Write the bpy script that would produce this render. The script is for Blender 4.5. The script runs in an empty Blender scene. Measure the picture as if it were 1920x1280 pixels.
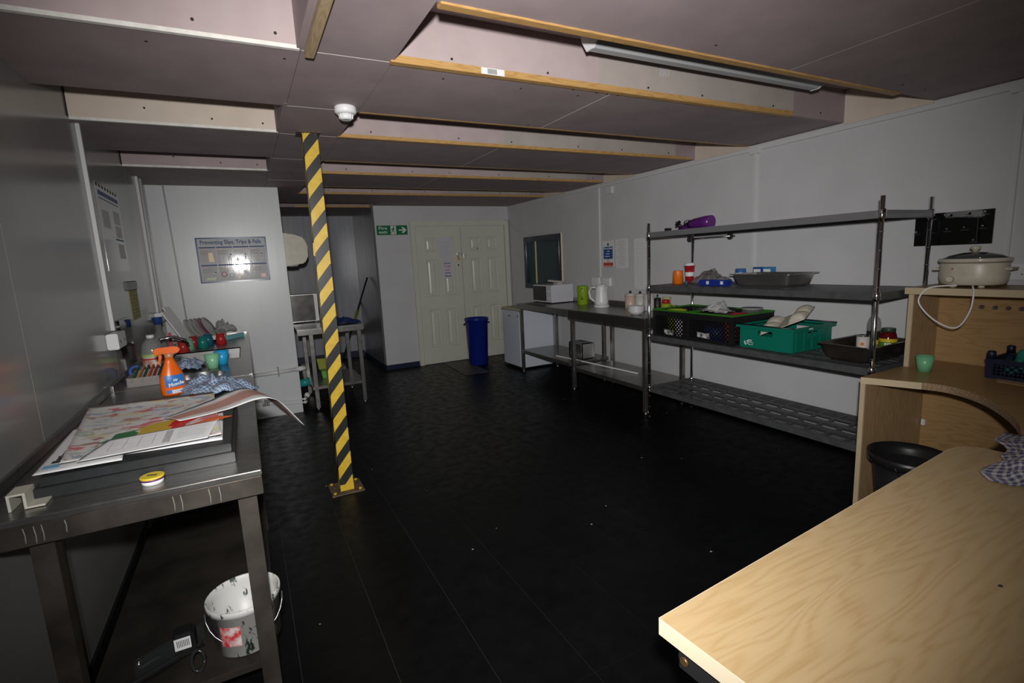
import bpy, bmesh, math, random
from mathutils import Vector, Matrix, noise
random.seed(7)
S = bpy.context.scene
C = S.collection
PI = math.pi
# ---------------------------------------------------------------- camera, world, light, exposure
CAM = Vector((0, 0, 1.45)); YAW, PITCH, ROLL, FPX = .478, .161, -.048, 950.0
cy, sy, cp, sp = math.cos(YAW), math.sin(YAW), math.cos(PITCH), math.sin(PITCH)
FWD = Vector((sy*cp, cy*cp, -sp)); _r = Vector((cy, -sy, 0)); _u = _r.cross(FWD)
RT = _r*math.cos(ROLL)+_u*math.sin(ROLL); UP = _u*math.cos(ROLL)-_r*math.sin(ROLL)
cam = bpy.data.cameras.new('camera'); cam.sensor_width = 36; cam.sensor_fit = 'HORIZONTAL'
cam.lens = FPX/1920*36; cam.clip_start = .02
co = bpy.data.objects.new('camera', cam); C.objects.link(co)
m = Matrix.Identity(4)
for i, v in enumerate((RT, UP, -FWD)):
    for j in range(3): m[j][i] = v[j]
m.translation = CAM; co.matrix_world = m
S.camera = co
w = bpy.data.worlds.new('ambient_fill'); S.world = w; w.use_nodes = True
w.node_tree.nodes['Background'].inputs[0].default_value = (.95, .97, 1, 1)
w.node_tree.nodes['Background'].inputs[1].default_value = .03  # faint even fill added from all around, not a visible source
fl = bpy.data.lights.new('camera_flash', 'SPOT'); fl.energy = 430; fl.spot_size = math.radians(108); fl.spot_blend = 1
fl.shadow_soft_size = .03; fl.color = (1, .985, .96)
fo = bpy.data.objects.new('camera_flash', fl); C.objects.link(fo)
fo.location = CAM+UP*.14-FWD*.08+RT*.0; fo.rotation_euler = (FWD-RT*.01).to_track_quat('-Z', 'Y').to_euler()
S.view_settings.view_transform = 'Standard'; S.view_settings.look = 'None'
S.view_settings.gamma = 1; S.view_settings.use_curve_mapping = False; S.view_settings.exposure = 0

# ---------------------------------------------------------------- materials
MT = {}
def srgb(c): return tuple((x/12.92 if x <= .04045 else ((x+.055)/1.055)**2.4) for x in c)
def M(name, col, rough=.5, metal=0, var=0, scale=8, stretch=(1, 1, 1), bump=0, spec=.5, trans=0, alpha=1, ior=1.45, coat=0, col2=None, detail=3, emit=0):
    if name in MT: return MT[name]
    mt = bpy.data.materials.new(name); mt.use_nodes = True; MT[name] = mt
    nt = mt.node_tree; b = nt.nodes['Principled BSDF']
    b.inputs['Base Color'].default_value = (*col, 1); b.inputs['Roughness'].default_value = rough
    b.inputs['Metallic'].default_value = metal; b.inputs['Specular IOR Level'].default_value = spec
    b.inputs['Transmission Weight'].default_value = trans; b.inputs['Alpha'].default_value = alpha
    b.inputs['IOR'].default_value = ior; b.inputs['Coat Weight'].default_value = coat
    if emit: b.inputs['Emission Color'].default_value = (*col, 1); b.inputs['Emission Strength'].default_value = emit
    if var or bump or col2:
        tc = nt.nodes.new('ShaderNodeTexCoord'); mp = nt.nodes.new('ShaderNodeMapping'); nz = nt.nodes.new('ShaderNodeTexNoise')
        mp.inputs['Scale'].default_value = stretch; nz.inputs['Scale'].default_value = scale; nz.inputs['Detail'].default_value = detail
        nt.links.new(tc.outputs['Object'], mp.inputs[0]); nt.links.new(mp.outputs[0], nz.inputs['Vector'])
        if var or col2:
            rp = nt.nodes.new('ShaderNodeValToRGB'); c2 = col2 or tuple(max(0, x*(1-var)) for x in col)
            c1 = col if col2 else tuple(min(1, x*(1+var)) for x in col)
            rp.color_ramp.elements[0].position = .35; rp.color_ramp.elements[1].position = .65
            rp.color_ramp.elements[0].color = (*c2, 1); rp.color_ramp.elements[1].color = (*c1, 1)
            nt.links.new(nz.outputs[0], rp.inputs[0]); nt.links.new(rp.outputs[0], b.inputs['Base Color'])
        if bump:
            bp = nt.nodes.new('ShaderNodeBump'); bp.inputs['Strength'].default_value = bump; bp.inputs['Distance'].default_value = .01
            nt.links.new(nz.outputs[0], bp.inputs['Height']); nt.links.new(bp.outputs[0], b.inputs['Normal'])
    return mt
def node_mat(name, rough, build, metal=0, spec=.5):
    mt = M(name, (.5, .5, .5), rough, metal, spec=spec); nt = mt.node_tree
    def N(t, **k):
        n = nt.nodes.new(t)
        for a, v in k.items(): setattr(n, a, v)
        return n
    def L(a, b): nt.links.new(a, b)
    build(nt, N, L, nt.nodes['Principled BSDF']); return mt
def mth(N, L, op, a, b=None, c=None):
    n = N('ShaderNodeMath', operation=op)
    for i, v in enumerate((a, b, c)):
        if v is None: continue
        if isinstance(v, (int, float)): n.inputs[i].default_value = v
        else: L(v, n.inputs[i])
    return n.outputs[0]
def ramp(N, L, f, stops, const=False):
    r = N('ShaderNodeValToRGB'); cr = r.color_ramp
    if const: cr.interpolation = 'CONSTANT'
    while len(cr.elements) < len(stops): cr.elements.new(.5)
    for e, (p, c) in zip(cr.elements, stops): e.position = p; e.color = (*c, 1)
    L(f, r.inputs[0]); return r.outputs[0]
def objxyz(N, L):
    t = N('ShaderNodeTexCoord'); s = N('ShaderNodeSeparateXYZ'); L(t.outputs['Object'], s.inputs[0]); return t, s.outputs
def wood(name, c1, c2, axis, rough=.4, sc=1.0, grain=1.0):
    def bld(nt, N, L, b):
        t, s = objxyz(N, L)
        mp = N('ShaderNodeMapping'); v = [9*sc, 9*sc, 9*sc]; v[axis] = 1.3*sc; mp.inputs['Scale'].default_value = v
        L(t.outputs['Object'], mp.inputs[0])
        nz = N('ShaderNodeTexNoise'); nz.inputs['Scale'].default_value = 1.0; nz.inputs['Detail'].default_value = 2; nz.inputs['Distortion'].default_value = .35
        L(mp.outputs[0], nz.inputs['Vector'])
        rings = mth(N, L, 'FRACT', mth(N, L, 'MULTIPLY', nz.outputs[0], 14*grain))
        tri = mth(N, L, 'ABSOLUTE', mth(N, L, 'SUBTRACT', rings, .5))
        mp2 = N('ShaderNodeMapping'); v2 = [170*sc, 170*sc, 170*sc]; v2[axis] = 7*sc; mp2.inputs['Scale'].default_value = v2
        L(t.outputs['Object'], mp2.inputs[0]); n2 = N('ShaderNodeTexNoise'); n2.inputs['Scale'].default_value = 1; L(mp2.outputs[0], n2.inputs['Vector'])
        f = mth(N, L, 'ADD', mth(N, L, 'MULTIPLY', tri, .9), mth(N, L, 'MULTIPLY', n2.outputs[0], .75))
        L(ramp(N, L, f, [(.2, c2), (.62, c1), (1, tuple(min(1, x*1.05) for x in c1))]), b.inputs['Base Color'])
    return node_mat(name, rough, bld)

# ---------------------------------------------------------------- mesh helpers
class MB:
    def __init__(s): s.v = []; s.f = []; s.mi = []; s.sm = []; s.uv = {}
    def add(s, vs, fs, m=0, smooth=False):
        o = len(s.v); s.v += [tuple(v) for v in vs]
        for f in fs: s.f.append(tuple(i+o for i in f)); s.mi.append(m); s.sm.append(smooth)
        return s
    def box(s, x0, x1, y0, y1, z0, z1, m=0):
        return s.add([(x0,y0,z0),(x1,y0,z0),(x1,y1,z0),(x0,y1,z0),(x0,y0,z1),(x1,y0,z1),(x1,y1,z1),(x0,y1,z1)],
              [(0,3,2,1),(4,5,6,7),(0,1,5,4),(1,2,6,5),(2,3,7,6),(3,0,4,7)], m)
    def bar(s, p, q, w, h=None, m=0, up=(0, 0, 1)):
        p, q = Vector(p), Vector(q); d = (q-p).normalized(); u = Vector(up)
        if abs(d.dot(u)) > .97: u = Vector((1, 0, 0))
        a = d.cross(u).normalized(); b = a.cross(d); h = h or w; vs = []
        for c in (p, q):
            for i, j in ((-1,-1),(1,-1),(1,1),(-1,1)): vs.append(c+a*i*w/2+b*j*h/2)
        return s.add(vs, [(0,1,2,3),(7,6,5,4),(0,4,5,1),(1,5,6,2),(2,6,7,3),(3,7,4,0)], m)
    def tube(s, pts, r, n=10, m=0, caps=True):
        pts = [Vector(p) for p in pts]; rs = r if isinstance(r, (list, tuple)) else [r]*len(pts); vs = []; u = None
        for i, p in enumerate(pts):
            d = (pts[min(i+1, len(pts)-1)]-pts[max(i-1, 0)]).normalized()
            if u is None: u = d.orthogonal().normalized()
            u = (u-d*u.dot(d)).normalized(); w_ = d.cross(u)
            for k in range(n): a = 2*PI*k/n; vs.append(p+(u*math.cos(a)+w_*math.sin(a))*rs[i])
        fs = [(i*n+k, i*n+(k+1)%n, (i+1)*n+(k+1)%n, (i+1)*n+k) for i in range(len(pts)-1) for k in range(n)]
        s.add(vs, fs, m, True)
        if caps: o = len(s.v)-len(vs); s.f += [tuple(o+k for k in range(n))[::-1], tuple(o+(len(pts)-1)*n+k for k in range(n))]; s.mi += [m]*2; s.sm += [False]*2
        return s
    def lathe(s, prof, c=(0, 0, 0), n=24, m=0, sx=1, sy=1, smooth=True, cap0=True, cap1=True, rot=None, a0=0):
        vs = []
        for r, z in prof:
            for k in range(n):
                a = 2*PI*k/n+a0; p = Vector((r*math.cos(a)*sx, r*math.sin(a)*sy, z))
                if rot: p = rot @ p
                vs.append(p+Vector(c))
        L = len(prof); o = len(s.v)
        s.add(vs, [(i*n+k, i*n+(k+1)%n, (i+1)*n+(k+1)%n, (i+1)*n+k) for i in range(L-1) for k in range(n)], m, smooth)
        if cap0: s.f.append(tuple(o+k for k in range(n))[::-1]); s.mi.append(m); s.sm.append(False)
        if cap1: s.f.append(tuple(o+(L-1)*n+k for k in range(n))); s.mi.append(m); s.sm.append(False)
        return s
    def prism(s, poly, a, b, axis=2, m=0):
        def P(u, v, t): return (t, u, v) if axis == 0 else (u, t, v) if axis == 1 else (u, v, t)
        n = len(poly); vs = [P(u, v, a) for u, v in poly]+[P(u, v, b) for u, v in poly]
        return s.add(vs, [tuple(range(n))[::-1], tuple(range(n, 2*n))]+[(i, (i+1)%n, n+(i+1)%n, n+i) for i in range(n)], m)
    def grid(s, fn, nu, nv, m=0, smooth=True):
        o = len(s.v); vs = []; 
        for j in range(nv+1):
            for i in range(nu+1): vs.append(fn(i/nu, j/nv)); s.uv[o+len(vs)-1] = (i/nu, j/nv)
        W = nu+1
        return s.add(vs, [(j*W+i, j*W+i+1, (j+1)*W+i+1, (j+1)*W+i) for j in range(nv) for i in range(nu)], m, smooth)
    def ball(s, c, r, n=12, m=0, sx=1, sy=1, sz=1):
        k = n//2
        return s.lathe([(max(1e-4, r*math.sin(PI*i/k)), -r*math.cos(PI*i/k)*sz) for i in range(k+1)], c, n, m, sx, sy, cap0=False, cap1=False)
    def mesh(s, name, mats, off=(0, 0, 0), bevel=0, fix=True):
        me = bpy.data.meshes.new(name); o = Vector(off)
        me.from_pydata([tuple(Vector(v)-o) for v in s.v], [], s.f)
        for mt in (mats if isinstance(mats, (list, tuple)) else [mats]): me.materials.append(mt)
        for p, mi, sm in zip(me.polygons, s.mi, s.sm): p.material_index = mi; p.use_smooth = sm
        if s.uv:
            ul = me.uv_layers.new(name='UVMap')
            for lp in me.loops: ul.data[lp.index].uv = s.uv.get(lp.vertex_index, (0, 0))
        if bevel or fix:
            bm = bmesh.new(); bm.from_mesh(me)
            if fix and not s.uv: bmesh.ops.recalc_face_normals(bm, faces=bm.faces)
            if bevel: bmesh.ops.bevel(bm, geom=[e for e in bm.edges if len(e.link_faces) == 2 and e.calc_face_angle(0) > .5], offset=bevel, segments=2, affect='EDGES', clamp_overlap=True)
            bm.to_mesh(me); bm.free()
        me.update(); return me
def wloc(o):
    v = Vector((0, 0, 0))
    while o: v = v+o.location; o = o.parent
    return v
def tag(o, label=None, cat=None, group=None, kind=None):
    if label: o['label'] = label
    if cat: o['category'] = cat
    if group: o['group'] = group
    if kind: o['kind'] = kind
    return o
def empty(name, loc, label=None, cat=None, group=None, kind=None):
    o = bpy.data.objects.new(name, None); C.objects.link(o); o.location = loc; o.empty_display_size = .05
    return tag(o, label, cat, group, kind)
def part(name, mb, mats, parent, bevel=0, label=None, kind=None):
    me = mb.mesh(name, mats, wloc(parent), bevel); o = bpy.data.objects.new(name, me); C.objects.link(o); o.parent = parent
    return tag(o, label, kind=kind)
def solo(name, mb, mats, loc, label, cat, group=None, bevel=0, kind=None):
    me = mb.mesh(name, mats, loc, bevel); o = bpy.data.objects.new(name, me); C.objects.link(o); o.location = loc
    return tag(o, label, cat, group, kind)
def struct(name, mb, mats, bevel=0): return solo(name, mb, mats, (0, 0, 0), None, None, None, bevel, 'structure')
def copy_tree(o, loc=None, parent=None):
    c = o.copy(); C.objects.link(c); c.parent = parent
    if loc is not None: c.location = loc
    for ch in list(o.children): copy_tree(ch, None, c)
    return c
def text(name, body, size, pos, xdir, ydir, mat, parent, bold=0, width=None, depth=.0006):
    cu = bpy.data.curves.new('t', 'FONT'); cu.body = body; cu.size = size; cu.align_x = 'CENTER'; cu.align_y = 'CENTER'; cu.offset = bold; cu.extrude = depth; cu.resolution_u = 2
    to = bpy.data.objects.new('t', cu); C.objects.link(to); bpy.context.view_layer.update()
    me = bpy.data.meshes.new_from_object(to.evaluated_get(bpy.context.evaluated_depsgraph_get())); bpy.data.objects.remove(to); bpy.data.curves.remove(cu)
    x, y = Vector(xdir).normalized(), Vector(ydir).normalized(); z = x.cross(y); sx = 1
    if width:
        xs = [v.co.x for v in me.vertices]; sx = width/(max(xs)-min(xs))
    off = Vector(pos)-wloc(parent)
    for v in me.vertices: v.co = off+x*v.co.x*sx+y*v.co.y+z*v.co.z
    me.materials.clear(); me.materials.append(mat); me.name = name
    o = bpy.data.objects.new(name, me); C.objects.link(o); o.parent = parent; return o
def rot(ax, deg): return Matrix.Rotation(math.radians(deg), 3, ax)

# palette (surface colours)
white = M('white_paint', (.56, .56, .575), .55, var=.03, scale=3, bump=.05)
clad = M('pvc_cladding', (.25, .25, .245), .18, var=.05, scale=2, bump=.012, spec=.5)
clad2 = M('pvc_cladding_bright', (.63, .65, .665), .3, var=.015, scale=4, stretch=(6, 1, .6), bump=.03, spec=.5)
alcm = M('alcove_sheet', (.36, .37, .4), .25, var=.08, scale=5, stretch=(5, 5, .3), bump=.03)
alcs = M('alcove_steel_sheet', (.42, .42, .44), .3, .7, var=.12, scale=5, stretch=(4, 4, .4), bump=.02)
pink = M('pink_plasterboard', (.33, .262, .268), .75, var=.07, scale=5, bump=.03)
pinkl = M('pink_plasterboard_light', (.42, .34, .34), .7, var=.06, scale=6, bump=.03)
ivory = M('ivory_plasterboard', (.62, .53, .45), .75, var=.05, scale=5)
gyp = M('gypsum_edge', (.72, .7, .66), .8, var=.08, scale=30)
pine = wood('pine_batten', (.47, .28, .10), (.33, .17, .05), 0, .5, 1.6)
piney = wood('pine_batten_grey', (.4, .3, .18), (.28, .19, .1), 1, .55, 1.6)
steel = M('brushed_steel', (.26, .25, .24), .3, .9, var=.18, scale=14, stretch=(1, 8, 1), bump=.01)
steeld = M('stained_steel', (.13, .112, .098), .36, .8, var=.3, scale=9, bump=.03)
steell = M('bright_steel', (.5, .5, .5), .24, .95, var=.1, scale=10)
chrome = M('chrome', (.75, .75, .76), .1, 1)
zinc = M('grey_shelf_coat', (.085, .088, .092), .45, .3, var=.15, scale=20)
oak = wood('oak_laminate', (.40, .285, .15), (.345, .225, .10), 0, .35, 1.0)
oakv = wood('oak_laminate_upright', (.36, .235, .12), (.28, .165, .075), 2, .4, 1.0)
oaky = wood('oak_laminate_side', (.37, .23, .10), (.29, .165, .06), 1, .4, 1.0)
edge = M('pale_edge_band', (.5, .4, .26), .5, var=.04)
chip = M('bare_chipboard', (.3, .2, .12), .9, var=.4, scale=160, bump=.2)
black = M('black_plastic', (.012, .012, .013), .35)
blackg = M('black_gloss', (.006, .006, .006), .06)
charc = M('charcoal_board', (.018, .0195, .021), .4, var=.1, scale=40)
wplas = M('white_plastic', (.72, .72, .73), .35)
cream = M('cream_plastic', (.55, .5, .4), .35, var=.05, scale=20)
creamp = M('cream_gloss_paint', (.62, .62, .54), .3, var=.03, scale=4, bump=.02)
navy = M('navy_skirting', (.01, .017, .045), .4)
navyp = M('navy_gloss_paint', (.006, .014, .03), .12)
teal_p = M('dark_teal_paint', (.012, .04, .05), .4, var=.15, scale=4)
paper = M('paper', (.7, .7, .71), .7, var=.03, scale=30)
ink = M('black_ink', (.02, .02, .022), .7)
greyink = M('grey_ink', (.42, .42, .44), .7)
blueink = M('blue_ink', (.03, .07, .22), .5)
redink = M('red_ink', (.5, .04, .04), .6)
glass = M('clear_glass', (.9, .92, .92), .05, trans=.95, alpha=.35)
def P(name, c, rough=.4, **k): return M(name, c, rough, **k)
# ================================================================ SETTING
XL, XR, YF, ZC, ZT, Y0 = -.665, 3.64, 6.97, 2.235, 2.44, -1.3
def b_floor(nt, N, L, b):
    g = N('ShaderNodeNewGeometry')
    n1 = N('ShaderNodeTexNoise'); n1.inputs['Scale'].default_value = 3.2; n1.inputs['Detail'].default_value = 8; n1.inputs['Roughness'].default_value = .7; L(g.outputs['Position'], n1.inputs['Vector'])
    v = N('ShaderNodeTexVoronoi'); v.inputs['Scale'].default_value = 7.5; L(g.outputs['Position'], v.inputs['Vector'])
    wn = N('ShaderNodeSeparateColor'); L(v.outputs['Color'], wn.inputs[0])
    spk = mth(N, L, 'MULTIPLY', mth(N, L, 'LESS_THAN', v.outputs['Distance'], mth(N, L, 'MULTIPLY', wn.outputs[1], .05)), mth(N, L, 'GREATER_THAN', wn.outputs[0], .35))
    base = ramp(N, L, n1.outputs[0], [(.35, (.003, .003, .0033)), (.62, (.0045, .0047, .005)), (.8, (.009, .0095, .010))])
    mx = N('ShaderNodeMix', data_type='RGBA'); L(spk, mx.inputs[0]); L(base, mx.inputs[6]); mx.inputs[7].default_value = (.38, .36, .32, 1)
    L(mx.outputs[2], b.inputs['Base Color'])
    n2 = N('ShaderNodeTexNoise'); n2.inputs['Scale'].default_value = 14; L(g.outputs['Position'], n2.inputs['Vector'])
    L(ramp(N, L, n2.outputs[0], [(.3, (.3,)*3), (.7, (.5,)*3)]), b.inputs['Roughness'])
floor_m = node_mat('black_vinyl_tile', .4, b_floor, spec=.22)
joint_m = M('tile_joint', (.022, .022, .023), .9)
def pxy(p):
    d = Vector(p)-CAM; z = d.dot(FWD)
    return (960+FPX*d.dot(RT)/z, 640-FPX*d.dot(UP)/z, z) if z > .05 else (-9999, -9999, z)
fl_ = struct('floor', MB().box(XL-.1, XR+.1, Y0, 8.5, -.06, -.002), joint_m)
T = .3048; cells = []
for i in range(-5, 13):
    for j in range(-9, 23):
        x0, y0 = .325+i*T, 1.598+j*T*1.01; x1, y1 = x0+T, y0+T*1.01
        x0c, x1c, y0c, y1c = max(x0, XL), min(x1, XR), max(y0, Y0), min(y1, 8.4)
        if x1c-x0c < .01 or y1c-y0c < .01: continue
        if y0c > 7.0 and (x0c > 1.6 or x1c < .3): continue
        q = pxy(((x0c+x1c)/2, (y0c+y1c)/2, 0)); d = math.hypot(x0, y0)
        cells.append((0 if (-60 < q[0] < 1980 and 0 < q[1] < 1340) else 1, d, x0c, x1c, y0c, y1c, x1c-x0c > T-.001 and y1c-y0c > T))
cells.sort(); full = None; rest = MB(); g_ = .0011
for k, (vis, d, a, b_, c, e, isfull) in enumerate(cells):
    if k < 300 and vis == 0:
        if isfull and full: me = full
        else:
            me = MB().box(-(b_-a)/2+g_, (b_-a)/2-g_, -(e-c)/2+g_, (e-c)/2-g_, -.003, 0).mesh('floor_tile', floor_m)
            if isfull: full = me
        o = bpy.data.objects.new('floor_tile', me); C.objects.link(o); o.location = ((a+b_)/2, (c+e)/2, 0); o.parent = fl_
    else: rest.box(a+g_, b_-g_, c+g_, e-g_, -.003, 0)
if rest.v: part('floor_tiles_beyond', rest, floor_m, fl_, kind='stuff')

# walls
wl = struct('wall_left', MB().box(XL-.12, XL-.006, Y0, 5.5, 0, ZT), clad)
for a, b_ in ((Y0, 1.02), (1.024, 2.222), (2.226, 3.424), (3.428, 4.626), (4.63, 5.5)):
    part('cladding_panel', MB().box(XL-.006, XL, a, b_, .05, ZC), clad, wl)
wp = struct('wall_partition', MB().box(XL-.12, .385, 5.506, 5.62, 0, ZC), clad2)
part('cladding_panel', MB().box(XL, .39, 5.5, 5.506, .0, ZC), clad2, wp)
struct('wall_alcove_left', MB().box(.26, .385, 5.62, 8.4, 0, ZC), alcm)
wb = struct('wall_alcove_back', MB().box(.26, 1.75, 8.4, 8.52, 0, ZC), alcm)
for a, b_ in ((.385, .83), (.834, 1.27), (1.274, 1.626)): part('cladding_panel', MB().box(a, b_, 8.394, 8.4, .1, ZC), alcm, wb)
struct('wall_alcove_right', MB().box(1.63, 1.75, YF+.12, 8.4, 0, ZC), alcs)
struct('wall_far', MB().box(1.63, XR+.12, YF, YF+.12, 0, ZT), white)
wr = struct('wall_right', MB().box(XR, XR+.12, Y0, YF+.12, 0, ZT), white)
struct('baseboard_right', MB().box(XR-.012, XR, Y0, YF, 0, .055), navy)
struct('baseboard_far', MB().box(1.62, 2.10, YF-.012, YF, 0, .07), navy)
struct('baseboard_alcove', MB().box(.39, 1.62, 8.382, 8.394, 0, .1).box(1.618, 1.63, YF, 8.382, 0, .07), navy)
struct('baseboard_left', MB().box(XL, XL+.012, Y0, 5.5, 0, .05), black)
struct('trim_1', MB().box(.386, .495, 6.95, 7.0, 0, ZC), black)          # dark edge strip in the alcove
# ceiling: boxed joists with recessed slots between
ce = struct('ceiling', MB().box(XL-.12, XR+.12, Y0, 8.52, ZT, ZT+.06), pinkl)
SL = [(1.59, 2.10), (2.80, 3.36), (4.10, 4.645), (5.37, 5.89), (6.72, 7.16)]
g_ = .0015
prev = Y0
strips = []
for a, b_ in SL+[(8.4, 8.4)]: strips.append((prev, a)); prev = b_
for k, (a, b_) in enumerate(strips):                   # right-hand boards
    if b_ < a+.02: continue
    xs = [(.62, 1.72), (1.722, 3.64)] if k in (1, 2, 3) else [(.62, 2.3), (2.302, 3.64)] if k == 0 else [(.62, 3.64)]
    if k == 4: xs = [(.385, 1.628), (1.63, 3.64)]
    if k == 5: xs = [(.385, 1.628)]
    for x0, x1 in xs:
        yb = b_ if not (k == 4 and x0 > 1) else YF
        part('plasterboard', MB().box(x0+g_, x1-g_, a, yb, ZC, ZT), pink, ce)
for a, b_ in ((Y0, 2.10), (2.102, 2.80), (2.802, 3.36), (3.362, 4.1), (4.102, 5.05), (5.052, 5.5)):    # middle run
    part('plasterboard', MB().box(.282, .62-g_, a+g_, b_-g_, ZC, ZT), pink, ce)
part('plasterboard', MB().box(.387, .62-g_, 5.5, 5.888, ZC, ZT), pink, ce)
for a, b_ in ((Y0, .6), (2.10, 2.80), (3.34, 4.06), (4.6, 5.5)):                                         # left-hand boards
    part('plasterboard', MB().box(XL, .28, a, b_, ZC, ZT), pink, ce)
seam = MB()
for y in (2.101, 2.801, 3.361, 4.101, 5.051): seam.box(.285, .62, y-.0025, y+.0025, ZC-.0006, ZC+.002)
for y0, y1 in ((2.1, 2.8), (3.36, 4.1), (4.645, 5.37)): seam.box(1.7195, 1.7225, y0, y1, ZC-.0004, ZC+.002)
part('board_seams', seam, gyp, ce)
# facing boards on the far sides of the slots (pale boards facing the room) and their trims
for k, (a, b_) in enumerate(SL[:4]):
    x1 = (1.62, 1.75, 2.4, 2.2)[k]
    part('facing_board', MB().box(.622, x1, b_-.012, b_-.0005, ZC+.012, ZT), pinkl, ce)
    part('facing_board', MB().box(x1+.001, 3.1 if k == 0 else 3.4, b_-.011, b_-.0005, ZC+.012, ZT), M('facing_board_tan', (.38, .335, .31), .75, var=.06, scale=6), ce)
    part('facing_board', MB().box((3.1 if k == 0 else 3.4)+.001, 3.632, b_-.010, b_-.0005, ZC+.002, ZT), pink, ce)
    part('cream_wall_board', MB().box(XR-.008, XR-.0005, a, b_-.012, 2.222, ZT), ivory, ce)
    e_ = (3.08, 3.56, 3.6, 3.6)[k]
    part('batten', MB().box(.605, e_, b_-.026, b_+.012, ZC-(.006 if k == 0 else .004), ZC+(.022 if k == 0 else .018)), pine, ce, bevel=.002)
    part('batten', MB().box(.63, 3.25 if k == 0 else 3.62, a-(.012 if k == 0 else 0), a+.026, ZC-(.006 if k == 0 else .001), ZC+.02), pine, ce, bevel=.002)
part('batten', MB().box(.68, 1.625, 7.13, 7.17, ZC-.004, ZC+.02), pine, ce)
for a, b_ in ((.6, 2.10), (2.76, 3.34), (4.06, 4.6)):
    part('facing_board', MB().box(XL, .27, b_-.014, b_-.0005, ZC-.002, ZT), (ivory if a == 2.76 else pinkl), ce)
    part('board_edge', MB().box(XL, .275, b_-.016, b_+.003, ZC-.004, ZC+.01), gyp, ce)
    part('end_board', MB().box(.266, .2815, a, b_-.014, ZC-.001, ZT), pink, ce)
part('batten', MB().box(.290, .322, .2, 2.085, ZC-.03, ZC-.0005), piney, ce, bevel=.002)
sc = MB()
def screw(x, y, z, ax): sc.lathe([(.006, 0), (.006, .002)], (0, 0, 0), 8) if 0 else sc.lathe([(.0055, -.0015), (.0055, .0015)], (x, y, z), 8, rot=rot('X', 90) if ax == 'Y' else None)
for x, z in ((-.35, 2.31), (-.05, 2.28), (.2, 2.275)):
    for y in (2.0855, 3.3255, 4.5855): screw(x, y, z, 'Y')
for k, (a, b_) in enumerate(SL[:4]):
    for i in range(6): screw(.9+i*.5+random.uniform(-.1, .1), b_-.0125, 2.275, 'Y')
for k in range(26):
    y = random.choice((2.13, 2.76, 3.39, 4.05, 1.5, 2.2, 4.7)); screw(random.uniform(-.5, 3.4), y, ZC, 'Z')
part('screw_heads', sc, ink, ce, kind='stuff')
pb = part('barcode_label', MB().box(.99, 1.10, 2.0725, 2.074, ZC-.006, ZC+.02), paper, ce)
bc = MB()
for i in range(9): bc.box(1.02+i*.005, 1.0225+i*.005, 2.0718, 2.0726, ZC-.003, ZC+.017)
part('barcode_lines', bc, ink, pb)
text('pencil_mark', '80', .07, (2.04, 2.0868, 2.36), (1, 0, 0), (0, 0, 1), greyink, ce)

# double door in the far wall
d1 = empty('door_1', (2.85, YF, 0), kind='structure')
part('door_frame', MB().box(2.105, 2.17, YF-.035, YF, 0, 2.025).box(3.555, 3.62, YF-.035, YF, 0, 2.025).box(2.17, 3.555, YF-.035, YF, 1.96, 2.025), creamp, d1, .004)
for x0, x1 in ((2.176, 2.842), (2.848, 3.548)):
    lf = part('door_leaf', MB().box(x0, x1, YF-.022, YF-.001, .012, 1.952), creamp, d1, .003)
    w_ = (x1-x0)
    for fx0, fx1 in ((.17, .44), (.56, .83)):
        for z0, z1 in ((.24, .80), (.98, 1.50), (1.60, 1.80)):
            a, b_ = x0+w_*fx0, x0+w_*fx1; mb = MB()
            def rg(i, y): return [(a+i, y, z0+i), (b_-i, y, z0+i), (b_-i, y, z1-i), (a+i, y, z1-i)]
            lv = [rg(0, YF-.0218), rg(.006, YF-.031), rg(.018, YF-.031), rg(.03, YF-.0225), rg(.04, YF-.0225), rg(.058, YF-.029)]
            mb.add([q for l in lv for q in l], [(i*4+k, i*4+(k+1) % 4, i*4+4+(k+1) % 4, i*4+4+k) for i in range(5) for k in range(4)]+[(20, 21, 22, 23)])
            part('door_panel', mb, creamp, lf)
hp = part('hasp', MB().box(2.77, 2.86, YF-.03, YF-.02, 1.545, 1.575).box(2.87, 2.90, YF-.04, YF-.02, 1.50, 1.56), steell, d1, .002)
pl = MB().box(2.765, 2.80, YF-.052, YF-.031, 1.475, 1.51); 
part('padlock', pl, M('brass', (.55, .35, .12), .3, .9), d1, .003)
part('shackle', MB().tube([(2.773, YF-.042, 1.51), (2.773, YF-.042, 1.55), (2.782, YF-.042, 1.565), (2.792, YF-.042, 1.55), (2.792, YF-.042, 1.51)], .004, 6), chrome, d1)
part('keyhole', MB().lathe([(.012, 0), (.012, .004)], (2.785, YF-.024, 1.40), 10, rot=rot('X', 90)).lathe([(.009, 0), (.009, .004)], (3.1, YF-.024, 1.63), 10, rot=rot('X', 90)), ink, d1)

# serving hatch in the right wall
h1 = empty('window_1', (XR, 5.97, 1.4), kind='structure')
def bx4(mb, y0, y1, z0, z1, t, xa, xb):
    return mb.box(xa, xb, y0, y1, z0, z0+t).box(xa, xb, y0, y1, z1-t, z1).box(xa, xb, y0, y0+t, z0+t, z1-t).box(xa, xb, y1-t, y1, z0+t, z1-t)
part('window_frame', bx4(MB(), 5.52, 6.44, 1.03, 1.745, .07, XR-.045, XR), navyp, h1, .004)
part('shutter', MB().box(XR-.012, XR-.001, 5.59, 6.37, 1.1, 1.675).box(XR-.016, XR-.012, 5.62, 5.92, 1.12, 1.66), teal_p, h1, .003)
part('pale_edge_strip', MB().box(XR-.02, XR-.012, 6.14, 6.165, 1.1, 1.675), M('bare_wood_edge', (.8, .68, .42), .5), h1)
part('pale_frame_edge', MB().box(XR-.014, XR, 5.51, 5.52, 1.02, 1.75), M('bare_wood_edge', (1,)*3), h1)

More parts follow.
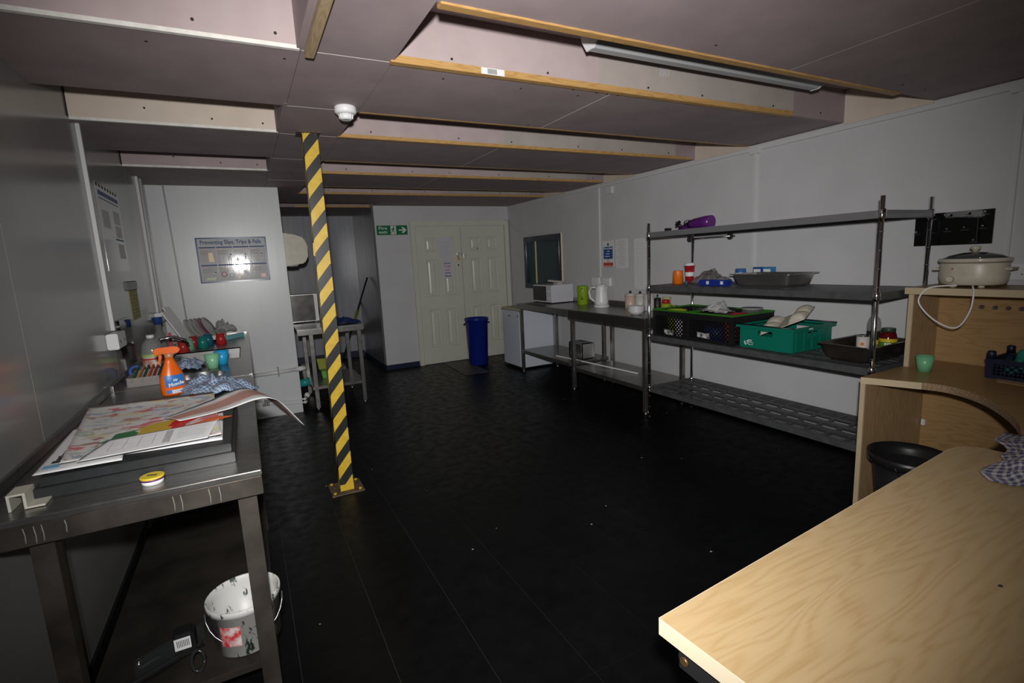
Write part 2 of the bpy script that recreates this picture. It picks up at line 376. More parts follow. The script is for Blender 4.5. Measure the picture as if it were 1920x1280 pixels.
# trunking (fixed to the walls)
def trunk(name, mb, label, loc): return solo(name, mb, M('trunking_white', (.6, .6, .61), .4), loc, label, 'trunking', bevel=.002)
trunk('cable_trunking', MB().box(XR-.022, XR, -.3, 6.0, 2.188, 2.214).box(XR-.03, XR, 2.70, 2.785, 2.165, 2.225).box(XR-.03, XR, 1.19, 1.25, 2.17, 2.225), 'thin white cable trunking run along the top of the right wall', (XR, 3, 2.2))
for y, z0, lb in ((4.73, 1.2, 'white vertical trunking dropping to the sockets behind the white kettle'), (2.745, 1.30, 'white vertical trunking dropping behind the chrome shelving rack'), (1.205, 1.30, 'white vertical trunking beside the black panel above the slow cooker')):
    trunk('cable_trunking', MB().box(XR-.018, XR, y-.014, y+.014, z0, 2.188), lb, (XR, y, 1.7))
trunk('junction_box', MB().box(XR-.03, XR, 4.48, 4.57, 2.10, 2.17), 'small white junction box high on the right wall', (XR, 4.5, 2.1))['category'] = 'junction box'
trunk('cable_trunking', MB().box(XL, XL+.018, 3.418, 3.442, 1.17, ZC), 'white vertical trunking above the socket box beside the tall poster', (XL, 3.43, 1.7))
trunk('cable_trunking', MB().box(XL, XL+.018, 5.04, 5.065, 1.15, ZC), 'white vertical trunking ending in the small box above the dish rack', (XL, 5.05, 1.7))
trunk('conduit_pipe', MB().tube([(XL+.015, 5.17, .95), (XL+.015, 5.17, ZC)], .011).tube([(XL+.015, 5.22, 1.0), (XL+.015, 5.22, ZC)], .008), 'pair of thin grey pipes in the corner of the left wall', (XL, 5.2, 1.6))['category'] = 'pipe'
trunk('conduit_pipe', MB().tube([(-.5, 5.478, .95), (-.53, 5.482, ZC)], .007), 'single thin white pipe on the partition beside the corner', (-.5, 5.48, 1.6))['category'] = 'pipe'
# ================================================================ LEFT SIDE: bench, sink and what stands on them
ZB = .88
bench = empty('steel_bench', (-.34, 2.37, 0), 'stained stainless steel bench holding the paper stack, with a lower shelf', 'bench')
part('worktop', MB().box(-.65, -.018, 1.592, 3.15, .862, ZB), steel, bench, .003)
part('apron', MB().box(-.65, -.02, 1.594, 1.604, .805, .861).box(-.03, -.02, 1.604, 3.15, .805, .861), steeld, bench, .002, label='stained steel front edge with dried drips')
dr = MB()
for x, z in ((-.24, .812), (-.222, .808), (-.155, .81), (-.13, .808), (-.55, .815), (-.53, .81), (-.515, .812), (-.47, .822)):
    dr.tube([(x, 1.5935, .855), (x+.002, 1.5935, z+.02), (x+.001, 1.5935, z)], [.001, .0012, .0022], 6)
part('dried_drips', dr, M('dried_drip', (.2, .185, .16), .5), bench, kind='stuff')
part('upstand', MB().box(XL+.001, -.65, 1.592, 3.15, .862, .912), steel, bench, .002)
for x, y in ((-.535, 1.66), (-.065, 1.66), (-.535, 3.07), (-.065, 3.07)):
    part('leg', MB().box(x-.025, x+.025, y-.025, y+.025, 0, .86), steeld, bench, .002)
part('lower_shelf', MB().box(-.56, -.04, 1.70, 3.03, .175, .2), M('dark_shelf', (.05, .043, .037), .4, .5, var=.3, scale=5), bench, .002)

def hole_patch(mb, x0, x1, y0, y1, cx, cy, r, z, n=32):
    vs = []
    for k in range(n):
        a = 2*PI*k/n; c, s_ = math.cos(a), math.sin(a)
        tx = ((x1-cx) if c > 0 else (x0-cx))/c if abs(c) > 1e-6 else 1e9
        ty = ((y1-cy) if s_ > 0 else (y0-cy))/s_ if abs(s_) > 1e-6 else 1e9
        t = min(tx, ty); vs += [(cx+c*r, cy+s_*r, z), (cx+c*t, cy+s_*t, z)]
    mb.add(vs, [(2*k, 2*k+1, (2*k+3)%(2*n), (2*k+2)%(2*n)) for k in range(n)])
    for X in (x0, x1):                      # fill corner wedges
        for Y in (y0, y1):
            best = sorted(range(n), key=lambda k: (vs[2*k+1][0]-X)**2+(vs[2*k+1][1]-Y)**2)[:2]
            mb.add([vs[2*best[0]+1], vs[2*best[1]+1], (X, Y, z)], [(0, 1, 2)])
sink = empty('sink_unit', (-.34, 4.28, 0), 'stainless steel sink unit with round and rectangular bowls against the wall', 'sink')
sm = MB(); sx0, sx1 = -.645, -.03
hole_patch(sm, -.42, -.11, 3.20, 3.48, -.265, 3.335, .115, ZB)
sm.box(sx0, -.42, 3.165, 3.87, .872, ZB).box(-.11, sx1, 3.165, 3.87, .872, ZB).box(-.42, -.11, 3.165, 3.20, .872, ZB).box(-.42, -.11, 3.48, 3.87, .872, ZB)
sm.box(sx0, -.50, 3.87, 4.41, .872, ZB).box(-.085, sx1, 3.87, 4.41, .872, ZB).box(sx0, sx1, 4.41, 5.40, .872, ZB)
part('drainer_top', sm, steel, sink)
part('rim', MB().box(sx1-.005, -.015, 3.165, 5.42, .80, .884).box(sx0, sx1, 5.405, 5.42, .80, .893).box(sx0, sx1, 3.158, 3.166, .80, .8795), steel, sink, .003)
part('upstand', MB().box(XL+.001, sx0, 3.158, 5.42, .80, .912), steel, sink, .002)
rb = MB()
rb.box(-.505, -.50, 3.87, 4.41, .70, ZB).box(-.085, -.08, 3.87, 4.41, .70, ZB).box(-.5, -.085, 3.865, 3.87, .70, ZB).box(-.5, -.085, 4.41, 4.415, .70, ZB).box(-.5, -.085, 3.87, 4.41, .695, .70)
part('rectangular_bowl', rb, steell, sink)
part('round_bowl', MB().lathe([(.115, ZB), (.112, .80), (.09, .74), (.02, .72)], (-.265, 3.335, 0), 32, cap0=False), steell, sink)
tp = part('tap', MB().tube([(-.56, 3.95, ZB), (-.56, 3.95, 1.0)], .014).tube([(-.56, 3.95, .99), (-.52, 3.95, 1.045), (-.45, 3.97, 1.05), (-.39, 3.99, 1.02), (-.38, 3.99, .99)], .011), chrome, sink)
part('tap_handle', MB().ball((-.56, 3.95, 1.02), .024).tube([(-.56, 3.95, 1.02), (-.52, 3.86, 1.04)], .007), chrome, tp)
for x, y in ((-.6, 3.3), (-.07, 3.3), (-.6, 5.3), (-.07, 5.3)): part('leg', MB().box(x-.02, x+.02, y-.02, y+.02, 0, .80), steeld, sink)

# dark boards, papers
bd = empty('flat_pack_boards', (-.3, 2.0, ZB), 'two flat charcoal boards stacked under the papers on the bench', 'boards')
part('board', MB().box(-.555, -.085, 1.705, 2.37, ZB+.0005, .912), charc, bd, .002)
part('board', MB().box(-.54, -.092, 1.712, 2.36, .913, .938), charc, bd, .002)
def sheet(name, corners, z, amp, seed, nu=24, nv=20, curl=0):
    a, b_, c, d = [Vector((*p, 0)) for p in corners]
    def fn(u, v):
        p = (a*(1-u)+b_*u)*(1-v)+(d*(1-u)+c*u)*v
        h = amp*(noise.noise(Vector((p.x*6+seed, p.y*6, seed)))*.5+.5)
        e_ = min(u, 1-u, v, 1-v); h += curl*max(0, .12-e_)**1.5*10
        return (p.x, p.y, z+h)
    return MB().grid(fn, nu, nv)
def solidify(o, t=.0006): md = o.modifiers.new('thick', 'SOLIDIFY'); md.thickness = t; md.offset = 1; return o
def b_paint(cols, dens, sc):
    def f(nt, N, L, b):
        tc = N('ShaderNodeTexCoord'); mp = N('ShaderNodeMapping'); mp.inputs['Scale'].default_value = (5*sc, 13*sc, 1); mp.inputs['Rotation'].default_value = (0, 0, .35); L(tc.outputs['UV'], mp.inputs[0])
        nz = N('ShaderNodeTexNoise'); nz.inputs['Scale'].default_value = 1.1; nz.inputs['Detail'].default_value = 5; nz.inputs['Roughness'].default_value = .6; nz.inputs['Distortion'].default_value = .6; L(mp.outputs[0], nz.inputs['Vector'])
        v = N('ShaderNodeTexVoronoi'); v.inputs['Scale'].default_value = 1.1; L(mp.outputs[0], v.inputs['Vector'])
        sp = N('ShaderNodeSeparateColor'); L(v.outputs['Color'], sp.inputs[0])
        colr = ramp(N, L, sp.outputs[0], [(i/len(cols), c) for i, c in enumerate(cols)], True)
        msk = mth(N, L, 'GREATER_THAN', nz.outputs[0], dens)
        mx = N('ShaderNodeMix', data_type='RGBA'); L(msk, mx.inputs[0]); mx.inputs[6].default_value = (.6, .59, .58, 1); L(colr, mx.inputs[7]); L(mx.outputs[2], b.inputs['Base Color'])
    return f
painted = node_mat('painted_paper', .65, b_paint([(.55, .16, .17), (.35, .2, .17), (.3, .38, .5), (.45, .42, .36), (.5, .3, .25), (.6, .56, .3), (.42, .46, .4)], .525, 1.1))
o = solo('paper_sheet', sheet('p', ((-.50, 1.80), (-.115, 1.76), (-.13, 2.36), (-.52, 2.38)), .9385, .003, 3), paper, (-.3, 2.05, .94), 'white sheet lowest in the paper stack, peeping out at the right edge', 'paper', 'papers on the charcoal boards'); solidify(o)
part('print_lines', MB().box(-.135, -.122, 1.80, 1.803, .9425, .943).box(-.138, -.122, 1.83, 1.8325, .9425, .943), ink, o, kind='stuff')
o = solo('paper_sheet', sheet('p', ((-.555, 1.725), (-.36, 1.72), (-.42, 2.2), (-.575, 2.2)), .943, .003, 9), paper, (-.5, 1.95, .94), 'white printed sheet with black drawing and a small blue box at the stack corner', 'paper', 'papers on the charcoal boards'); solidify(o)
bk = MB()
for x0, x1, y0, y1 in ((-.535, -.515, 1.80, 1.82), (-.53, -.52, 1.825, 1.85), (-.533, -.505, 1.855, 1.865), (-.528, -.51, 1.87, 1.89), (-.53, -.517, 1.90, 1.91), (-.52, -.508, 1.92, 1.935)): bk.box(x0, x1, y0, y1, .9475, .948)
part('black_drawing', bk, ink, o); part('blue_box', MB().box(-.545, -.508, 1.755, 1.785, .9475, .948), P('pale_blue_ink', (.18, .4, .58)), o)
art = solo('painted_sheet', sheet('p', ((-.50, 1.74), (-.115, 1.755), (-.165, 2.42), (-.585, 2.46)), .950, .006, 5, curl=.02), painted, (-.34, 2.1, .95), 'large white sheet of childrens painting with flag coloured shapes on the boards', 'paper'); solidify(art)
def shape(name, pts, z, col, rough=.35):
    return part(name, MB().prism(pts, z, z+.0012), P(name+'_colour', col, rough), art)
shape('green_shape', [(-.440, 1.885), (-.425, 1.905), (-.418, 1.90), (-.415, 1.96), (-.36, 1.975), (-.345, 1.99), (-.37, 1.965), (-.345, 1.925), (-.352, 1.90), (-.40, 1.885), (-.415, 1.88)], .9605, (.01, .13, .04))
shape('yellow_shape', [(-.355, 1.90), (-.345, 1.96), (-.36, 1.975), (-.33, 2.01), (-.28, 2.03), (-.25, 2.04), (-.255, 1.99), (-.262, 1.94), (-.265, 1.90), (-.31, 1.89)], .9615, (.5, .33, .02))
shape('red_shape', [(-.275, 1.945), (-.265, 2.0), (-.25, 2.03), (-.21, 2.045), (-.175, 2.045), (-.172, 2.03), (-.20, 2.0), (-.225, 1.96), (-.23, 1.91), (-.262, 1.905), (-.262, 1.94)], .9625, (.5, .01, .012))
shape('orange_shape', [(-.232, 1.905), (-.16, 1.97), (-.125, 1.985), (-.118, 1.97), (-.09, 1.955), (-.112, 1.945), (-.118, 1.925), (-.13, 1.94), (-.17, 1.925)], .9620, (.6, .10, .01))
plan = solo('printed_sheet', sheet('p', ((-.46, 1.715), (-.15, 1.73), (-.13, 1.925), (-.42, 1.885)), .962, .003, 8), paper, (-.3, 1.8, .96), 'white printed plan sheet with a grey barred strip along the front of the stack', 'paper'); solidify(plan)
pr = MB()
for x in (-.40, -.365, -.33, -.295): pr.box(x, x+.0012, 1.76, 1.86, .9668, .9672)
for y in (1.76, 1.80, 1.86): pr.box(-.40, -.295, y, y+.001, .9668, .9672)
for i in range(14): pr.box(-.235, -.16, 1.77+i*.0085, 1.7715+i*.0085, .9668, .9672)
part('print_lines', pr, greyink, plan, kind='stuff')
part('grey_strip', MB().box(-.268, -.25, 1.745, 1.875, .9668, .9674), M('grey_print', (.3, .3, .31), .7, col2=(.5, .5, .5), scale=150), plan)
# long painted strip drooping over the bench edge
path = [(-.27, 2.01, .968), (-.20, 2.06, .969), (-.13, 2.11, .973), (-.07, 2.14, .985), (-.02, 2.16, .987), (.025, 2.18, .965), (.07, 2.20, .91), (.115, 2.22, .845)]
def strip_fn(u, v):
    t = v*(len(path)-1); i = min(int(t), len(path)-2); f = t-i
    def cr(k): return Vector(path[max(0, min(len(path)-1, k))])
    p0, p1, p2, p3 = cr(i-1), cr(i), cr(i+1), cr(i+2)
    p = .5*((2*p1)+(p2-p0)*f+(2*p0-5*p1+4*p2-p3)*f*f+(3*p1-p0-3*p2+p3)*f**3)
    d = ((p2-p1).normalized()).cross(Vector((0, 0, 1))).normalized()
    return tuple(p+d*(u-.5)*(.09+.13*min(1, v*2.0)-.05*max(0, v-.7)/.3)+Vector((0, 0, .02*max(0, v-.2)*(.5-u)*2+.003*math.sin(u*3+v*9))))
def b_strip(nt, N, L, b):
    tc = N('ShaderNodeTexCoord'); s = N('ShaderNodeSeparateXYZ'); L(tc.outputs['UV'], s.inputs[0])
    nz = N('ShaderNodeTexNoise'); nz.inputs['Scale'].default_value = 9; L(tc.outputs['UV'], nz.inputs['Vector'])
    f = mth(N, L, 'ADD', s.outputs[0], mth(N, L, 'MULTIPLY', mth(N, L, 'SUBTRACT', nz.outputs[0], .5), .16))
    L(ramp(N, L, f, [(0, (.6, .57, .56)), (.1, (.38, .52, .56)), (.2, (.56, .47, .43)), (.3, (.34, .19, .16)), (.68, (.34, .19, .16)), (.76, (.56, .47, .43)), (.86, (.38, .52, .56)), (.95, (.6, .56, .55))]), b.inputs['Base Color'])
o = solo('painted_strip', MB().grid(strip_fn, 8, 40), node_mat('painted_strip', .6, b_strip), (-.1, 2.1, .96), 'long paper strip painted brown with pale blue edges drooping off the bench', 'paper'); solidify(o)
# small tub and bracket
t = empty('small_tub', (-.29, 1.668, ZB), 'small round white tub with a yellow lid on the bench edge', 'tub')
part('tub', MB().lathe([(.026, ZB), (.027, ZB+.011)], (-.29, 1.668, 0), 24), wplas, t)
part('purple_band', MB().lathe([(.0285, ZB+.011), (.0285, ZB+.016)], (-.29, 1.668, 0), 24), P('purple', (.12, .02, .16)), t)
ld = part('lid', MB().lathe([(.0295, ZB+.016), (.0295, ZB+.021), (.027, ZB+.022)], (-.29, 1.668, 0), 28), P('yellow_lid', (.62, .48, .03)), t)
part('lid_print', MB().bar((-.302, 1.672, ZB+.0222), (-.278, 1.664, ZB+.0222), .009, .0006), P('dark_green_ink', (.05, .07, .02)), ld)
br = [(x+.022, ZB+.001+(z-.001)*.85) for x, z in ((-.612, .001), (-.612, .052), (-.575, .052), (-.575, .008), (-.54, .008), (-.54, .002), (-.581, .002), (-.581, .046), (-.606, .046), (-.606, .001))]
solo('metal_bracket', MB().prism(br, 1.655, 1.72, 1), M('cream_metal', (.5, .49, .42), .4), (-.57, 1.68, ZB), 'folded cream metal bracket standing at the bench corner', 'bracket')

# spray bottle
s = empty('spray_bottle', (-.36, 2.90, ZB), 'orange trigger spray bottle with a blue label, on the bench by the sink', 'spray bottle')
org = P('orange_plastic', (.72, .12, .005), .3)
sr = rot('Z', 25)
part('bottle', MB().lathe([(.046, 0), (.053, .006), (.055, .04), (.054, .075), (.044, .11), (.029, .145), (.02, .165), (.0165, .18)], (-.36, 2.90, ZB+.0005), 32, sy=.62, rot=sr), org, s)
part('collar', MB().lathe([(.017, .18), (.019, .183), (.019, .2), (.014, .205)], (-.36, 2.90, ZB), 20), P('smoky_plastic', (.5, .2, .1), .3), s)
part('spray_head', MB().prism([(-.055, .195), (-.06, .222), (-.045, .232), (.03, .234), (.05, .222), (.045, .205), (.02, .198), (.014, .2), (-.014, .2), (-.03, .205)], -.014, .014, 1), org, s, .004)
s.children[-1].data.transform(Matrix.Translation((0, 0, 0)))
for v in s.children[-1].data.vertices: v.co = v.co+Vector((-.36, 2.90, ZB))
part('trigger', MB().prism([(-.04, .2), (-.03, .2), (-.028, .185), (-.036, .165), (-.046, .15), (-.05, .152), (-.044, .17), (-.042, .185)], -.006, .006, 1), org, s, .002)
for v in s.children[-1].data.vertices: v.co = v.co+Vector((-.36, 2.90, ZB))
def curved(name, x0, x1, z0, z1, mat, parent, c, R, sy_, bulge=.0012, rz=25, n=12, poly=None):
    rr = rot('Z', rz); mb = MB()
    def fn(u, v):
        x = x0+(x1-x0)*u; z = z0+(z1-z0)*v; r = R(z)+bulge; y = -sy_*math.sqrt(max(0, r*r-x*x))-.0006
        return tuple(rr @ Vector((x, y, z))+Vector(c))
    return part(name, mb.grid(fn, n, 8), mat, parent)
Rb = lambda z: .054 if z < .08 else .054-(z-.08)*.33
lb = curved('label', -.041, .041, .012, .098, P('label_blue', (.03, .17, .5)), s, (-.36, 2.90, ZB), Rb, .62)
curved('orange_band', -.041, .041, .028, .042, org, lb, (-.36, 2.90, ZB), Rb, .62, .0022)
curved('white_panel', -.02, .035, .010, .028, P('label_white', (.6, .62, .66)), lb, (-.36, 2.90, ZB), Rb, .62, .0024)
dv = sr @ Vector((0, -1, 0)); pc = Vector((-.36, 2.90, ZB))+dv*(.62*.0555+.004)
text('label_text', 'Mr', .017, pc+Vector((0, 0, .074)), sr @ Vector((1, 0, .12)), (0, 0, 1), wplas, lb, .0006)
text('label_text', 'Muscle', .023, pc+Vector((0, 0, .056)), sr @ Vector((1, 0, .12)), (0, 0, 1), wplas, lb, .0008, .066)

# other sink clutter
def lathe_thing(name, loc, label, cat, parts, group=None):
    e_ = empty(name, loc, label, cat, group)
    for pn, prof, mt in parts: part(pn, MB().lathe([(r, z+loc[2]) for r, z in prof], (loc[0], loc[1], 0), 24), mt, e_)
    return e_
j = lathe_thing('plastic_bottle', (-.55, 3.78, ZB+.0005), 'large clear plastic bottle with a strawberry label behind the orange spray', 'bottle',
    [('bottle', [(.05, 0), (.058, .008), (.058, .12), (.05, .16), (.03, .185), (.02, .195)], M('cloudy_plastic', (.5, .52, .5), .15, trans=.6, alpha=.75)), ('cap', [(.021, .195), (.021, .215)], wplas)])
part('label', MB().lathe([(.0588, ZB+.02), (.0588, ZB+.10)], (-.55, 3.78, 0), 24, cap0=False, cap1=False), M('strawberry_label', (.62, .62, .52), .4, col2=(.5, .1, .08), scale=22), j)
part('green_band', MB().lathe([(.0592, ZB+.085), (.0592, ZB+.1)], (-.55, 3.78, 0), 24, cap0=False, cap1=False), P('lime_band', (.4, .55, .15)), j)
part('red_print', MB().lathe([(.0594, ZB+.066), (.0594, ZB+.076)], (-.55, 3.78, 0), 24, cap0=False, cap1=False), redink, j)
j = lathe_thing('soap_bottle', (-.575, 4.35, ZB+.0005), 'tall clear dispenser bottle with a dark blue cap near the tap', 'bottle',
    [('bottle', [(.036, 0), (.042, .01), (.042, .14), (.03, .17), (.02, .18), (.02, .23)], M('clear_grey_plastic', (.35, .36, .36), .15, trans=.5, alpha=.7)), ('cap', [(.02, .231), (.027, .238), (.027, .258), (.033, .275), (.034, .282)], P('blue_cap', (.015, .05, .2)))])
solo('red_clip', MB().box(-.55, -.53, 4.55, 4.565, ZB, ZB+.145), P('red_gloss', (.45, .01, .012)), (-.54, 4.55, ZB), 'small red plastic peg standing beside the blue capped bottle', 'peg', bevel=.003)
tb = empty('pencil_tub', (-.53, 3.33, ZB), 'clear open food tub of pencils in the corner by the wall', 'tub')
tbm = M('clear_tub', (.55, .52, .5), .2, trans=.5, alpha=.6)
tx0, tx1, ty0, ty1 = -.60, -.455, 3.22, 3.48
mb = MB(); 
for (a0, a1, c0, c1) in ((tx0, tx1, ty0, ty0+.003), (tx0, tx1, ty1-.003, ty1), (tx0, tx0+.003, ty0, ty1), (tx1-.003, tx1, ty0, ty1)): mb.box(a0, a1, c0, c1, ZB+.0005, ZB+.05)
part('tub', mb.box(tx0, tx1, ty0, ty1, ZB+.0005, ZB+.003), tbm, tb)
for i, c in enumerate(((.02, .12, .03), (.65, .2, .01), (.03, .1, .06), (.6, .12, .01), (.45, .02, .02), (.05, .05, .05))):
    x = -.585+i*.022
    o = solo('pencil', MB().bar((x, 3.24, ZB+.02), (x+.012, 3.46, ZB+.075), .008), P('pencil_%d' % i, c), (x, 3.35, ZB+.03), ('green', 'bright orange', 'dark teal', 'deep orange', 'red', 'black')[i]+' pencil lying in the clear tub', 'pencil', 'pencils in the tub')
    part('tip', MB().lathe([(.004, 0), (.0005, .014)], (x+.012, 3.46, ZB+.075), 8, rot=rot('X', -76)), P('pencil_wood', (.6, .42, .25)), o)
solo('tape_roll', MB().lathe([(.022, 0), (.038, 0), (.038, .025), (.022, .025), (.022, 0)], (-.60, 3.53, ZB+.0385), 24, cap0=False, cap1=False, rot=rot('X', 90)), P('blue_tape', (.03, .08, .3)), (-.61, 3.53, ZB+.04), 'roll of blue tape on edge behind the pencil tub', 'tape')
# checked cloths
def b_check(c1, c2, n, wid):
    def f(nt, N, L, b):
        tc = N('ShaderNodeTexCoord'); s = N('ShaderNodeSeparateXYZ'); L(tc.outputs['UV'], s.inputs[0])
        a = mth(N, L, 'LESS_THAN', mth(N, L, 'FRACT', mth(N, L, 'MULTIPLY', s.outputs[0], n)), wid); c = mth(N, L, 'LESS_THAN', mth(N, L, 'FRACT', mth(N, L, 'MULTIPLY', s.outputs[1], n)), wid)
        k = mth(N, L, 'MULTIPLY', mth(N, L, 'ADD', a, c), .5)
        L(ramp(N, L, k, [(0, c1), (.5, tuple((x+y)/2 for x, y in zip(c1, c2))), (1, c2)]), b.inputs['Base Color'])
    return f
jcloth = node_mat('blue_check_cloth', .8, b_check((.5, .54, .58), (.06, .15, .34), 26, .5))
dcloth = node_mat('dark_check_cloth', .85, b_check((.5, .46, .42), (.07, .07, .16), 22, .55))
def crumple(name, c, sx, sy_, h, seed, mat, label, cat, group=None, sq=1.0, rz=0, n=34):
    c = Vector(c); R_ = rot('Z', rz)
    def fn(u, v):
        x, y = (u-.5), (v-.5); q = Vector((x*3.2+seed, y*3.2-seed, seed*.7))
        r = math.hypot(x, y)*2
        wob = 1+.35*noise.noise(Vector((math.atan2(y, x)*1.3, seed, 0)))
        hh = h*max(0, (1-r**2*.75))*(.35+.9*abs(noise.noise(q*1.1)))+h*.5*abs(noise.noise(q*2.3))*(1-.6*min(1, r))+.003
        dx = .10*noise.noise(q*1.7+Vector((9, 0, 0))); dy = .10*noise.noise(q*1.7+Vector((0, 9, 0)))
        return tuple(c+R_ @ Vector(((x*wob+dx)*sx, (y*wob+dy)*sy_, hh)))
    o = solo(name, MB().grid(fn, n, n), mat, tuple(c), label, cat, group); solidify(o, .0015); return o
crumple('dish_cloth', (-.19, 2.86, ZB+.001), .27, .42, .085, 2.3, jcloth, 'crumpled blue and white checked cloth lying in front of the round bowl', 'cloth', rz=20)
crumple('dish_cloth', (-.36, 3.66, ZB+.001), .15, .26, .08, 5.1, jcloth, 'small crumpled blue checked cloth behind the round bowl beside the tap', 'cloth')
# cups
def cup(loc, col, label, up=True, r0=.029, r1=.042, h=.085, group='plastic cups at the sink', nm=None):
    mt = P(nm or 'cup_%02x%02x%02x' % tuple(int(255*x) for x in col), col, .3)
    pr = [(r0, 0), (r1, h), (r1-.0025, h), (r0-.002, .003)]
    e_ = empty('plastic_cup', loc, label, 'cup', group)
    if up: mb = MB().lathe([(r, z+loc[2]) for r, z in pr], (loc[0], loc[1], 0), 28)
    else: mb = MB().lathe([(r, loc[2]+h-z) for r, z in pr], (loc[0], loc[1], 0), 28)
    part('body', mb, mt, e_)
    zr = loc[2]+(h-.004 if up else .0005)
    part('rim', MB().lathe([(r1-.001, zr), (r1+.0015, zr+.001), (r1+.0015, zr+.003), (r1-.001, zr+.004)], (loc[0], loc[1], 0), 28, cap0=False, cap1=False), mt, e_)
    if not up: part('foot_ring', MB().lathe([(r0-.004, loc[2]+h), (r0-.004, loc[2]+h+.003)], (loc[0], loc[1], 0), 28), mt, e_)
    return e_
zs = ZB+.0005
cup((-.225, 3.55, zs), (.22, .5, .3), 'pale green plastic cup standing upright beside the round bowl')
cup((-.178, 3.66, zs), (.02, .35, .68), 'bright blue plastic cup standing upright next to the pale green cup')
cup((-.456, 4.45, zs), (.42, .03, .03), 'red plastic cup upside down at the sink, nearest the tap in its row', False)
cup((-.432, 4.575, zs), (.2, .42, .27), 'pale green plastic cup upside down on the drainer between two red cups', False)
cup((-.405, 4.69, zs), (.34, .02, .025), 'dark red plastic cup upside down between the green and teal cups', False)
cup((-.34, 4.62, zs), (.01, .2, .17), 'teal plastic cup upside down on the drainer in front of a blue one', False)
cup((-.31, 4.76, zs), (.01, .12, .2), 'dark blue plastic cup upside down behind the teal cup', False)
cup((-.22, 4.74, zs), (.45, .025, .025), 'red plastic cup upside down alone at the rack corner', False)
# dish rack with plates
rk = empty('dish_rack', (-.38, 5.0, ZB), 'white dish rack tray holding plates behind the upside down cups', 'dish rack')
part('tray', MB().box(-.56, -.19, 4.86, 5.2, ZB+.02, ZB+.028).box(-.56, -.19, 4.86, 4.868, ZB+.02, ZB+.06).box(-.56, -.19, 5.192, 5.2, ZB+.02, ZB+.06).box(-.56, -.552, 4.868, 5.192, ZB+.02, ZB+.06).box(-.198, -.19, 4.868, 5.192, ZB+.02, ZB+.06), cream, rk, .003)
for x, y in ((-.53, 4.88), (-.22, 4.88), (-.53, 5.17), (-.22, 5.17)): part('foot', MB().box(x-.01, x+.01, y-.01, y+.01, ZB, ZB+.02), cream, rk)
zp = ZB+.03
for i, (x, y, col) in enumerate(((-.44, 4.98, (.5, .49, .46)), (-.405, 5.0, (.52, .51, .49)), (-.375, 5.02, (.48, .46, .43)), (-.345, 5.03, (.3, .13, .18)), (-.315, 5.06, (.52, .51, .49)))):
    R_ = rot('Z', -14) @ rot('Y', 62); r = .095
    c = (x+.002, y, zp+r*.9)
    o = solo('plate', MB().lathe([(.001, -.006), (.055, -.005), (r, .008), (r, .011), (.055, -.001), (.001, -.002)], c, 36, cap0=False, cap1=False, rot=R_), P('plate_%d' % i, col, .25), c, ('grey white plate leaning first in the dish rack', 'white plate leaning second in the dish rack', 'cream plate leaning third in the dish rack', 'dark pink plate leaning in the dish rack among pale ones', 'white plate leaning last in the dish rack, next to the plastic bag')[i], 'plate', 'plates in the dish rack')
for i, (x, y, L_) in enumerate(((-.485, 4.885, .28), (-.48, 5.06, .31))):
    a = math.radians(26); q0 = Vector((x, y, zp+.004)); ud = Vector((-math.sin(a), 0, math.cos(a))); nd_ = Vector((math.cos(a), 0, math.sin(a))); mb = MB(); vs = []
    for t_ in (0, .009):
        for s_, r_ in ((0, 0), (.17, 0), (.17, L_), (0, L_)): vs.append(q0+Vector((s_*.2, s_*.5, 0))+ud*r_-nd_*t_)
    solo('chopping_board', mb.add(vs, [(0, 1, 2, 3), (7, 6, 5, 4), (0, 4, 5, 1), (1, 5, 6, 2), (2, 6, 7, 3), (3, 7, 4, 0)]), wplas, tuple(q0), ('front white plastic chopping board leaning in the dish rack', 'rear white plastic chopping board leaning in the dish rack against the wall')[i], 'chopping board')
crumple('plastic_bag', (-.2, 5.16, ZB+.062), .17, .2, .10, 8.2, M('clear_bag', (.6, .6, .6), .12, trans=.4, alpha=.6), 'crumpled clear plastic bag on the corner of the dish rack', 'bag')
solo('scrubbing_brush', MB().box(-.235, -.195, 4.90, 4.94, ZB+.062, ZB+.085).box(-.24, -.19, 4.895, 4.945, ZB+.085, ZB+.10), black, (-.215, 4.92, ZB+.06), 'small black brush head sitting on the dish rack edge', 'brush', bevel=.002)
solo('cyan_sponge_strip', MB().bar((-.19, 4.95, ZB+.02), (-.06, 5.12, ZB+.02), .03, .036), P('cyan_foam', (.18, .45, .48), .7), (-.12, 5.0, ZB+.01), 'pale cyan foam strip on the drainer at the partition end', 'sponge', bevel=.004)
# under the bench
bk = empty('paint_bucket', (-.125, 1.845, .2), 'small white bucket spattered with black paint under the bench', 'bucket')
def b_splat(nt, N, L, b):
    t, s_ = objxyz(N, L); v = N('ShaderNodeTexNoise'); v.inputs['Scale'].default_value = 26; v.inputs['Detail'].default_value = 6; v.inputs['Roughness'].default_value = .75
    mp = N('ShaderNodeMapping'); mp.inputs['Scale'].default_value = (1.3, 1.3, .5); L(t.outputs['Object'], mp.inputs[0]); L(mp.outputs[0], v.inputs['Vector'])
    L(ramp(N, L, v.outputs[0], [(.57, (.55, .55, .53)), (.6, (.03, .05, .04))]), b.inputs['Base Color'])
splat = node_mat('paint_spattered_plastic', .4, b_splat)
part('body', MB().lathe([(.088, .2005), (.1, .206), (.108, .35), (.115, .352), (.115, .372), (.112, .374), (.109, .37), (.105, .35), (.094, .21), (.01, .209)], (-.125, 1.845, 0), 40), splat, bk)
part('handle', MB().tube([(-.125+.117*math.cos(a), 1.845-.13*math.sin(a)*.55-.02, .345-.10*math.sin(a)) for a in [PI*i/14 for i in range(15)]], .0025, 6), P('wire_grey', (.3, .3, .3), .3, metal=.8), bk)
